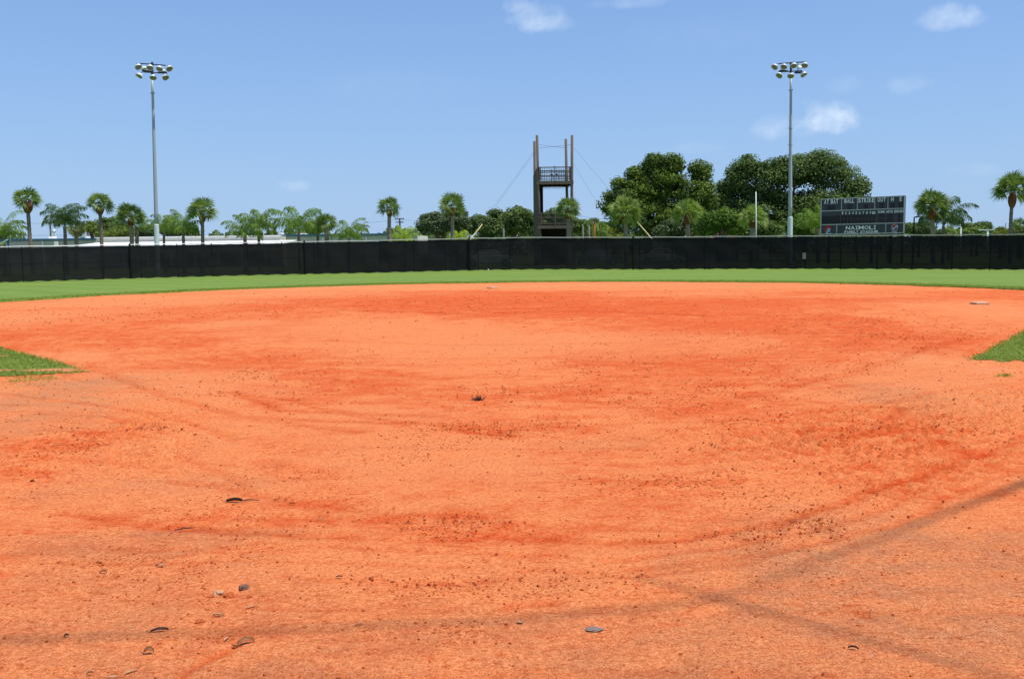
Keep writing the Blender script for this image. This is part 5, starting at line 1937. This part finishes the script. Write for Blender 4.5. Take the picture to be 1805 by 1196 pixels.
def palm(kind, bx, cx, cy, rpx, D, label, leafm, tr=0.16, bulb=None, bulb_r=1.9, skirt=False, seed=1, n=None, trunkm=None,
         lo=None, hi=None, group=None, droop=1.0, pale_from=None, squash=1.0, bw=None):
    b = P(bx, 452, D)
    z = gz(b.x, b.y) - 0.05
    base = Vector((b.x, b.y, z))
    c = P(cx, cy, D)
    Rm = rpx * D / F
    name = {'fan': 'fan_palm', 'feather': 'feather_palm'}[kind]
    root = empty(name, base)
    tag(root, label, 'palm tree', group or ('fan palms behind the outfield fence' if kind == 'fan' else 'feather palms behind the outfield fence'))
    top = c - base
    top.z -= (0.30 if kind == 'fan' else 0.55) * Rm
    nseg = 26
    rd = random.Random(seed)
    pts, rads = [], []
    bend = top.x * 0.15 + rd.uniform(-0.06, 0.06)
    for i in range(nseg + 1):
        t = i / nseg
        pts.append(Vector((top.x * t + bend * math.sin(math.pi * t), top.y * t, top.z * t)))
        r = tr * (1.12 - 0.22 * t) * (1 + 0.10 * ((i % 2) - 0.5))
        rads.append(r)
    random.seed(seed)
    MB().tube(pts, rads, 10, jit=0.06).build('trunk', trunkm or M['palm_trunk'], root, smooth=True)
    if bulb:
        # old leaf bases: swollen boots under the crown
        bl = MB()
        h = bulb
        pr = []
        for k in range(9):
            t = k / 8
            pr.append((tr * (0.8 + (bulb_r - 0.8) * math.sin(math.pi * min(1, t * 1.0)) ** 0.8), top.z - h * 0.85 + h * t))
        mt = Matrix.Translation((top.x, top.y, 0))
        bl.lathe(pr, mt, 12)
        for k in range(60):
            a = k * 2.4
            t = (k + 0.5) / 60
            rr2 = tr * (0.75 + (bulb_r - 0.8) * math.sin(math.pi * t) ** 0.8)
            zc = top.z - h * 0.85 + h * t
            d = Vector((math.cos(a), math.sin(a), 0))
            s2 = Vector((-math.sin(a), math.cos(a), 0)) * tr * 0.28
            p0 = Vector((top.x, top.y, zc)) + d * rr2 * 0.9
            p1 = p0 + d * tr * 0.55 + Vector((0, 0, h * 0.16))
            bl.add([p0 - s2, p0 + s2, p1 + s2 * 0.5, p1 - s2 * 0.5, p0 - s2 + Vector((0, 0, -0.05)), p0 + s2 + Vector((0, 0, -0.05))],
                   [(0, 1, 2, 3), (5, 4, 3, 2), (4, 0, 3), (1, 5, 2)])
        bl.build('boots', M['boots'], root)
    if kind == 'fan':
        vs, fs = fan_crown(Rm, n or 27, -0.55 if lo is None else lo, 1.45 if hi is None else hi, seed, bw=bw or 0.032)
        off = top + Vector((0, 0, 0.22 * Rm))
    else:
        vs, fs = feather_crown(Rm, n or 17, seed, droop, 0.65 if lo is None else lo + 0.4, 1.48 if hi is None else hi)
        off = top
    mb = MB()
    mb.add([Vector((v.x, v.y, v.z * squash)) + off for v in vs], fs)
    mb.build('crown', leafm, root)
    if skirt:
        vs, fs = fan_crown(Rm * 0.9, 14, -1.3, -0.3, seed + 90)
        mb = MB()
        mb.add([v + off for v in vs], fs)
        mb.build('dead_frond_skirt', M['dry_frond'], root)
    return root


FL, FP, FY, QL, QD, QY, DF = M['fan_leaf'], M['fan_leaf_l'], M['fan_leaf_y'], M['queen_leaf'], M['queen_dark'], M['queen_yel'], M['dry_frond']
PT, PP = M['palm_trunk'], M['palm_trunk_pale']
palm('feather', 7, 5, 398, 34, 76, 'feather palm cut by the left edge of the view', QL, 0.13, seed=2)
palm('fan', 58, 48, 350, 25, 74, 'tall leaning fan palm with a round brown swelling, leftmost', FL, 0.15, 0.95, 2.4, seed=3, lo=-0.5)
palm('feather', 117, 113, 378, 37, 76, 'dark blue-green feather palm between two bulbed fan palms', QD, 0.14, seed=4, n=20)
palm('fan', 179.5, 175.5, 357, 24, 75, 'fan palm with a small round bulb in front of the cream wall', FL, 0.14, 0.75, 2.1, seed=5, lo=-0.5)
palm('fan', 234, 230, 380, 28, 73.5, 'stout spiky fan palm just left of the left light pole', FL, 0.17, 0.5, 1.35, seed=61, lo=-0.5, n=34, trunkm=PP)
palm('fan', 240, 241, 393, 18, 77, 'smaller fan palm crown tucked behind the stout spiky one', FL, 0.15, seed=7)
palm('feather', 291, 288, 393, 27, 80, 'pale feather palm right beside the left light pole', QL, 0.11, seed=8)
palm('feather', 324, 322, 390, 33, 76, 'bright feather palm left of the bulbed dark fan palm', QL, 0.13, seed=9)
palm('fan', 355, 356, 370, 28, 75, 'dark fan palm with a narrow brown bulb, between feather palms', FL, 0.14, 0.75, 1.8, seed=10, lo=-0.4)
palm('feather', 432, 431, 398, 31, 76, 'drooping yellow-green feather palm, left of a leaning pair', QL, 0.15, seed=11, lo=0.05)
palm('feather', 457, 455, 386, 33, 77, 'taller feather palm on the right of a close pair', QL, 0.12, seed=12, droop=1.15)
palm('feather', 528, 526, 386, 39, 76, 'widest feather palm, in front of the blue roof trim', QL, 0.12, seed=13, droop=1.1)
palm('feather', 562, 560, 398, 24, 79, 'feather palm half hidden left of a spiky fan palm', QL, 0.14, seed=14)
palm('fan', 577.5, 574, 391, 21, 76, 'small spiky fan palm among feather palms at centre left', FL, 0.17, seed=15, lo=-0.5, trunkm=PP)
palm('feather', 614.5, 615, 404, 27, 76, 'low dark feather palm with an upright spear leaf', QL, 0.13, seed=16, lo=0.0, hi=1.5)
palm('feather', 637, 637, 400, 12, 130, 'tiny far feather palm above the blue roof', QL, 0.1, seed=17)
palm('fan', 687.5, 686, 364, 23, 75, 'lone round-headed fan palm before the utility pole', FL, 0.16, 0.55, 1.35, seed=18, lo=-0.7, trunkm=PP)
palm('feather', 712.5, 712, 413, 23, 76, 'low yellow feather palm right of the lone fan palm', QY, 0.09, seed=19, lo=0.1)
palm('fan', 795, 796.5, 360, 26, 75, 'fan palm with orange-brown neck before the dark round tree', FL, 0.15, 0.7, 1.5, seed=20, lo=-0.5, trunkm=PP)
palm('feather', 806, 806, 412, 20, 77, 'low yellow feather palm behind the fan palm trunk', QY, 0.09, seed=21, lo=0.0, droop=1.4)
palm('fan', 1002.5, 1001, 366, 25, 76, 'fan palm standing in front of the timber tower', FL, 0.19, 0.7, 1.3, seed=22, lo=-0.6, trunkm=PP)
palm('fan', 1104, 1101.5, 370, 30, 76, 'dense drooping fan palm before the left side of the left oak', FP, 0.18, 0.9, 1.5, seed=23, lo=-0.75, n=44, trunkm=PP)
palm('fan', 1213, 1212, 373, 29, 76, 'loose fan palm in front of the gap between the two oaks', FP, 0.20, 0.8, 1.35, seed=24, lo=-0.5, trunkm=PP)
palm('fan', 1325, 1327, 382, 28, 76, 'pale fan palm behind the thin bare pole', FP, 0.20, 0.65, 1.3, seed=25, lo=-0.4, trunkm=PP)
palm('feather', 1443, 1440, 384, 32, 86, 'light green feather palm at the left end of the scoreboard', QL, 0.18, seed=26)
palm('feather', 1512, 1508, 362, 26, 90, 'dry yellowish palm fronds above the middle of the scoreboard', DF, 0.12, seed=27, n=9)
palm('feather', 1565, 1563, 362, 26, 92, 'thin arching dry fronds above the right end of the scoreboard', DF, 0.10, seed=28, n=5)
palm('fan', 1646, 1644, 360, 32, 76, 'large fan palm right of the scoreboard', FL, 0.17, 0.95, 1.9, seed=29, lo=-0.5, n=40, trunkm=PP)
palm('feather', 1662, 1664, 374, 42, 77, 'arching feather palm leaning out behind the large fan palm', QD, 0.13, seed=30, n=18)
palm('fan', 1781, 1785, 333, 34, 75, 'tallest fan palm with ragged brown boots at the right edge', FL, 0.14, 1.25, 2.2, seed=31, lo=-0.4, n=38)
LG = 'low fan palms beyond the fence'
for (x, y, r, D, m, sk, lab, sd) in (
        (134, 402, 17, 95, FY, True, 'low shaggy fan palm with a straw-coloured skirt', 41),
        (1673, 407, 13, 92, FP, True, 'low fan palm bush behind the large fan palm', 42),
        (1765, 409, 14, 95, FY, True, 'low yellowish fan palm left of the tallest palm trunk', 43),
        (1797, 400, 20, 92, FL, True, 'broad low fan palm at the right edge', 44),
        (1035, 402, 17, 110, FL, False, 'low fan palm clump immediately right of the tower', 45),
        (1060, 404, 16, 108, FP, False, 'low fan palm second from the tower', 46),
        (1082, 409, 15, 105, FY, False, 'low yellowish fan palm left of the dense drooping one', 47),
        (1146, 412, 14, 100, FY, False, 'low fan palm under the yellow guy guard at the oak foot', 48),
        (1046, 393, 13, 120, FL, False, 'low fan palm behind the orange brown pole', 49)):
    palm('fan', x, x, y, r, D, lab, m, 0.2, seed=sd, lo=-0.9, skirt=sk, group=LG, n=30)


# ------------------------------------------------------------------ broadleaf trees
def tree(name, lobes, D, m, label, group, clumps=120, per=110, leaf=0.16, clump_r=0.75, depth=0.8, trunk_px=None, seed=1, cat='tree', trunk=True, low_fill=True):
    """lobes: (px, py, rx, ry) outlines of the crown's main masses in the photograph"""
    g = np.random.default_rng(seed)
    L = []
    for i, (px, py, rx, ry) in enumerate(lobes):
        c = P(px, py, D)
        L.append((c.x, D + g.uniform(-0.25, 0.25) * rx * D / F * (1 if len(lobes) > 1 else 0), c.z, rx * D / F, rx * D / F * depth, ry * D / F))
    L = np.array(L)
    vol = (L[:, 3] * L[:, 5] * np.sqrt(L[:, 4])) ** 0.85
    pick = g.choice(len(L), clumps, p=vol / vol.sum())
    d = g.normal(0, 1, (clumps, 3))
    d /= np.linalg.norm(d, axis=1)[:, None]
    rad = g.uniform(0.25, 1.0, clumps) ** 0.45
    cr = clump_r * g.uniform(0.6, 1.25, clumps)
    S = L[pick, 3:6] - cr[:, None] * 0.75
    S = np.maximum(S, 0.15)
    C = L[pick, 0:3] + d * rad[:, None] * S
    n = clumps * per
    ci = np.repeat(np.arange(clumps), per)
    dd = g.normal(0, 1, (n, 3))
    dd /= np.linalg.norm(dd, axis=1)[:, None]
    rr = cr[ci] * g.uniform(0.35, 1.08, n) ** 0.5
    pos = C[ci] + dd * rr[:, None] * np.array([1.15, 1.1, 0.75])
    # leaf spray planes, roughly facing outward and up
    nrm = dd + np.array([0, 0, 0.5]) + g.normal(0, 0.55, (n, 3))
    nrm /= np.linalg.norm(nrm, axis=1)[:, None]
    t1 = np.cross(nrm, g.normal(0, 1, (n, 3)))
    t1 /= np.linalg.norm(t1, axis=1)[:, None]
    t2 = np.cross(nrm, t1)
    s1 = leaf * g.uniform(0.55, 1.25, n)[:, None]
    s2 = s1 * g.uniform(0.45, 0.8, n)[:, None]
    v = np.stack([pos - t1 * s1, pos + t2 * s2 + nrm * s1 * 0.12, pos + t1 * s1, pos - t2 * s2 + nrm * s1 * 0.12], 1).reshape(-1, 3)
    f = (np.arange(n) * 4)[:, None] + np.arange(4)[None, :]
    tp = trunk_px if trunk_px is not None else float(np.mean([l[0] for l in lobes]))
    b = P(tp, 450, D)
    base = Vector((b.x, b.y, gz(b.x, b.y) - 0.1))
    root = empty(name, base)
    tag(root, label, cat, group)
    v = v - np.array(base)
    zmin = v[:, 2].min()
    v[:, 2] = np.maximum(v[:, 2], 0.0 + g.uniform(0.0, 0.3, len(v)))
    o = npmesh('crown', v, f, m, root)
    if trunk:
        random.seed(seed)
        mb = MB()
        cmean = C.mean(axis=0) - np.array(base)
        H = max(1.0, cmean[2] * 0.55)
        tr = max(0.08, 0.035 * (C[:, 2].max() - base.z))
        mb.tube([(0, 0, 0), (cmean[0] * 0.1, 0, H * 0.4), (cmean[0] * 0.25, 0, H)], [tr * 1.35, tr, tr * 0.85], 10)
        idx = g.choice(clumps, min(clumps, 16), replace=False)
        for k in idx:
            e = Vector(C[k] - np.array(base))
            s_ = Vector((cmean[0] * 0.25, 0, H * 0.92))
            mid = s_.lerp(e, 0.5) + Vector((0, 0, 0.12 * (e - s_).length)) + vrand(0.15 * (e - s_).length * 0.5)
            mb.tube([s_, mid, e], [tr * 0.45, tr * 0.28, tr * 0.08], 6)
        mb.build('trunk', M['bark'], root, smooth=True)
    return root


OG, BG = 'oaks beyond the outfield fence', 'small trees and bushes beyond the fence'
tree('oak_tree', [(1160, 320, 52, 50), (1105, 340, 42, 38), (1078, 360, 24, 30), (1220, 345, 38, 42), (1140, 380, 70, 45), (1195, 390, 50, 40), (1235, 300, 20, 28), (1180, 290, 34, 24), (1155, 285, 20, 20), (1245, 325, 16, 24), (1120, 305, 18, 16), (1245, 352, 20, 22)],
     96, M['oak_a'], 'big spreading yellow-green oak, left one of the two giants', OG, 430, 150, 0.13, 0.85, seed=51, trunk_px=1140)
tree('oak_tree', [(1340, 320, 62, 46), (1400, 300, 62, 36), (1455, 300, 46, 40), (1495, 330, 38, 38), (1300, 350, 38, 50), (1365, 375, 90, 42), (1450, 365, 80, 45), (1320, 292, 30, 22), (1510, 340, 24, 34), (1450, 278, 30, 20), (1285, 380, 24, 34), (1282, 335, 22, 30), (1272, 360, 18, 26), (1300, 305, 26, 24)],
     100, M['oak_b'], 'biggest domed dull green oak behind the right light pole', OG, 540, 150, 0.135, 0.9, seed=52, trunk_px=1395)
tree('round_tree', [(1268, 385, 38, 22), (1290, 398, 30, 20), (1245, 400, 26, 18)], 90, M['bush_l'], 'bright green rounded tree between two fan palms, under the oaks', BG, 80, 110, 0.13, 0.6, seed=53)
tree('round_tree', [(1250, 365, 22, 26), (1240, 385, 24, 22)], 98, M['oak_l'], 'lighter green tree filling the gap between the two giant oaks', BG, 60, 110, 0.12, 0.55, seed=80)
tree('round_tree', [(1350, 402, 30, 16), (1320, 410, 26, 14)], 92, M['oak_b'], 'dark low tree behind the thin bare pole', BG, 50, 90, 0.13, 0.6, seed=54)
tree('round_tree', [(1408, 398, 26, 18), (1425, 408, 20, 14)], 93, M['bush_l'], 'green low tree between the right light pole and the scoreboard', BG, 50, 90, 0.13, 0.6, seed=55)
tree('round_tree', [(1180, 405, 32, 22), (1205, 395, 22, 24)], 93, M['oak_c'], 'dull grey-green small tree left of the loose fan palm', BG, 60, 90, 0.13, 0.6, seed=56)
# group round the tower
tree('round_tree', [(768, 395, 40, 24), (800, 385, 24, 18), (760, 385, 22, 14)], 92, M['oak_c'], 'dark rounded tree behind the fan palm with orange neck', BG, 110, 120, 0.11, 0.5, seed=57)
tree('round_tree', [(812, 392, 16, 26), (798, 380, 18, 18)], 94, M['oak_c'], 'narrow dark tree touching the dark rounded one', BG, 50, 100, 0.12, 0.5, seed=58)
tree('oak_tree', [(848, 396, 30, 20), (868, 405, 26, 18), (830, 402, 18, 16)], 96, M['oak_l'], 'greyish mid-green oak behind the left yellow guy guard', OG, 90, 110, 0.13, 0.6, seed=59)
tree('oak_tree', [(910, 385, 34, 28), (935, 395, 24, 26), (885, 400, 24, 20), (872, 378, 12, 10)], 98, M['oak_b'], 'dark green oak immediately left of the timber tower', OG, 120, 110, 0.14, 0.7, seed=60)
tree('oak_tree', [(975, 385, 26, 20), (1005, 398, 28, 20), (960, 398, 20, 18)], 102, M['oak_l'], 'mid-green tree seen through the timber tower', OG, 100, 100, 0.14, 0.6, seed=61)
tree('oak_tree', [(1022, 398, 22, 16), (1040, 408, 24, 12)], 112, M['oak_b'], 'dark tree just right behind the tower', OG, 60, 90, 0.14, 0.6, seed=62)
tree('round_tree', [(1072, 403, 22, 16), (1060, 400, 14, 14)], 118, M['oak_l'], 'small olive tree between tower and left oak', BG, 50, 90, 0.14, 0.6, seed=63)
# left background
tree('round_tree', [(190, 400, 22, 22), (178, 395, 14, 16), (200, 405, 16, 16)], 130, M['oak_b'], 'dark rounded tree above the cream wall at left', BG, 60, 100, 0.15, 0.7, seed=64)
tree('round_tree', [(162, 402, 14, 14)], 128, M['bush_y'], 'small light green tree left of the dark rounded one', BG, 24, 90, 0.15, 0.6, seed=65)
tree('round_tree', [(215, 408, 26, 16)], 126, M['bush_y'], 'yellow-green bushy tree behind the stout spiky palm', BG, 40, 90, 0.15, 0.6, seed=66)
tree('round_tree', [(187, 412, 20, 8)], 124, M['bush_y'], 'low flowering bush line above the cream wall', BG, 24, 80, 0.13, 0.5, seed=67)
tree('round_tree', [(260, 408, 24, 14)], 130, M['oak_l'], 'mid-green tree behind the left light pole', BG, 40, 90, 0.15, 0.6, seed=68)
tree('round_tree', [(305, 408, 26, 12)], 135, M['oak_l'], 'mid-green tree behind the pale feather palm', BG, 40, 90, 0.15, 0.6, seed=69)
tree('round_tree', [(335, 410, 16, 12), (350, 414, 10, 8)], 132, M['bush_y'], 'olive bush behind the bulbed dark fan palm', BG, 24, 90, 0.14, 0.5, seed=70)
tree('round_tree', [(480, 412, 12, 8)], 132, M['bush_y'], 'olive bush above the right end of the cream wall', BG, 16, 80, 0.14, 0.5, seed=71)
tree('round_tree', [(552, 404, 16, 12)], 128, M['oak_l'], 'olive tree behind the widest feather palm', BG, 26, 90, 0.14, 0.5, seed=72)
tree('round_tree', [(3, 415, 8, 8)], 130, M['oak_l'], 'small green tree at the far left edge', BG, 14, 80, 0.14, 0.5, seed=73)
# right background
tree('round_tree', [(1608, 404, 20, 14), (1630, 402, 20, 14)], 125, M['oak_l'], 'hazy green tree right of the scoreboard behind the black lamp', BG, 60, 90, 0.15, 0.6, seed=74)
tree('round_tree', [(1712, 402, 20, 12), (1730, 400, 18, 12)], 125, M['oak_b'], 'dark round tree with a flat top at the right', BG, 50, 90, 0.15, 0.6, seed=75)
tree('round_tree', [(1712, 408, 24, 9)], 115, M['bush_y'], 'bright yellow-green bush in front of the flat-topped tree', BG, 36, 90, 0.13, 0.5, seed=76)
tree('round_tree', [(1662, 410, 16, 8)], 118, M['oak_l'], 'low green bush between the right fan palms', BG, 20, 80, 0.13, 0.5, seed=77)
tree('round_tree', [(1800, 408, 20, 14)], 120, M['oak_l'], 'green tree behind the palms at the right edge', BG, 30, 90, 0.14, 0.6, seed=78)
tree('round_tree', [(1765, 414, 26, 6)], 120, M['bush_l'], 'low green hedge at the right behind the yellowish palm', BG, 24, 80, 0.13, 0.4, seed=79)
# far tree line reading as one mass
g = np.random.default_rng(99)
vv = []
n = 26000
px_ = g.uniform(-60, 1870, n)
Dd = g.uniform(190, 240, n)
top = 4.4 + 2.2 * (fbm(px_ / 30.0, np.zeros(n), 4, 12) - 0.4) * 2
X = (px_ - CX) / F * Dd
Zt = g.uniform(0, 1, n) ** 0.6 * top
X = X + g.normal(0, 0.4, n)
pos = np.stack([X, Dd, Zt], -1)
nr = g.normal(0, 1, (n, 3)) + np.array([0, -0.4, 0.6])
nr /= np.linalg.norm(nr, axis=1)[:, None]
t1_ = np.cross(nr, g.normal(0, 1, (n, 3)))
t1_ /= np.linalg.norm(t1_, axis=1)[:, None]
t2_ = np.cross(nr, t1_)
s_ = g.uniform(0.25, 0.6, n)[:, None]
v = np.stack([pos - t1_ * s_, pos + t2_ * s_ * .7, pos + t1_ * s_, pos - t2_ * s_ * .7], 1).reshape(-1, 3)
f = (np.arange(n) * 4)[:, None] + np.arange(4)[None, :]
tag(npmesh('far_tree_line', v, f, M['oak_l']), 'distant line of trees low on the horizon', 'trees', kind='stuff')

# ------------------------------------------------------------------ backstop ropes behind and above the camera, unseen, shaped for their ground shadows
H = 13.0


def over(px, py, h=H):
    q = G(px, py)
    return q + Vector((SUN.x / SUN.z * h, SUN.y / SUN.z * h, h))


bs = empty('unseen_backstop_frame', (0, -2.0, 0))
tag(bs, 'unseen steel poles and ropes of the backstop net, shaped to cast the ground shadows', 'backstop')
bo2 = Vector(bs.location)
N = over(1268, 1055)
A0, A1 = over(0, 1124), over(870, 1092)
A_end = A1 + (A0 - A1).normalized() * 12.0
B1 = over(1805, 852)
B_end = N + (B1 - N).normalized() * 13.0
C1, C2 = over(1300, 1062), over(1760, 1190)
C_end = N + (C2 - C1).normalized() * 10.0
Cw = N + (C1 - C2).normalized() * 0.5
bs_l = lambda q: Vector(q) - bo2
MB().tube([bs_l(A_end), bs_l(A0), bs_l(A1), bs_l(N)], [0.013, 0.014, 0.014, 0.014], 6).build('net_rope', M['cable'], bs)
dB = (B_end - N)
MB().tube([bs_l(N), bs_l(N + dB * 0.12), bs_l(N + dB * 0.22), bs_l(N + dB * 0.3), bs_l(B_end)], [0.011, 0.016, 0.030, 0.052, 0.065], 8).build('shadow_boom', M['pole'], bs)  # unseen; thickens along its length to darken its cast shadow
MB().tube([bs_l(Cw), bs_l(N), bs_l(C_end)], [0.010, 0.015, 0.015], 6).build('net_rope', M['cable'], bs)
for q in (A_end, B_end, C_end):
    MB().tube([bs_l((q.x, q.y, -0.3)), bs_l((q.x, q.y, H + 0.4))], [0.13, 0.09], 12).build('net_pole', M['pole'], bs)
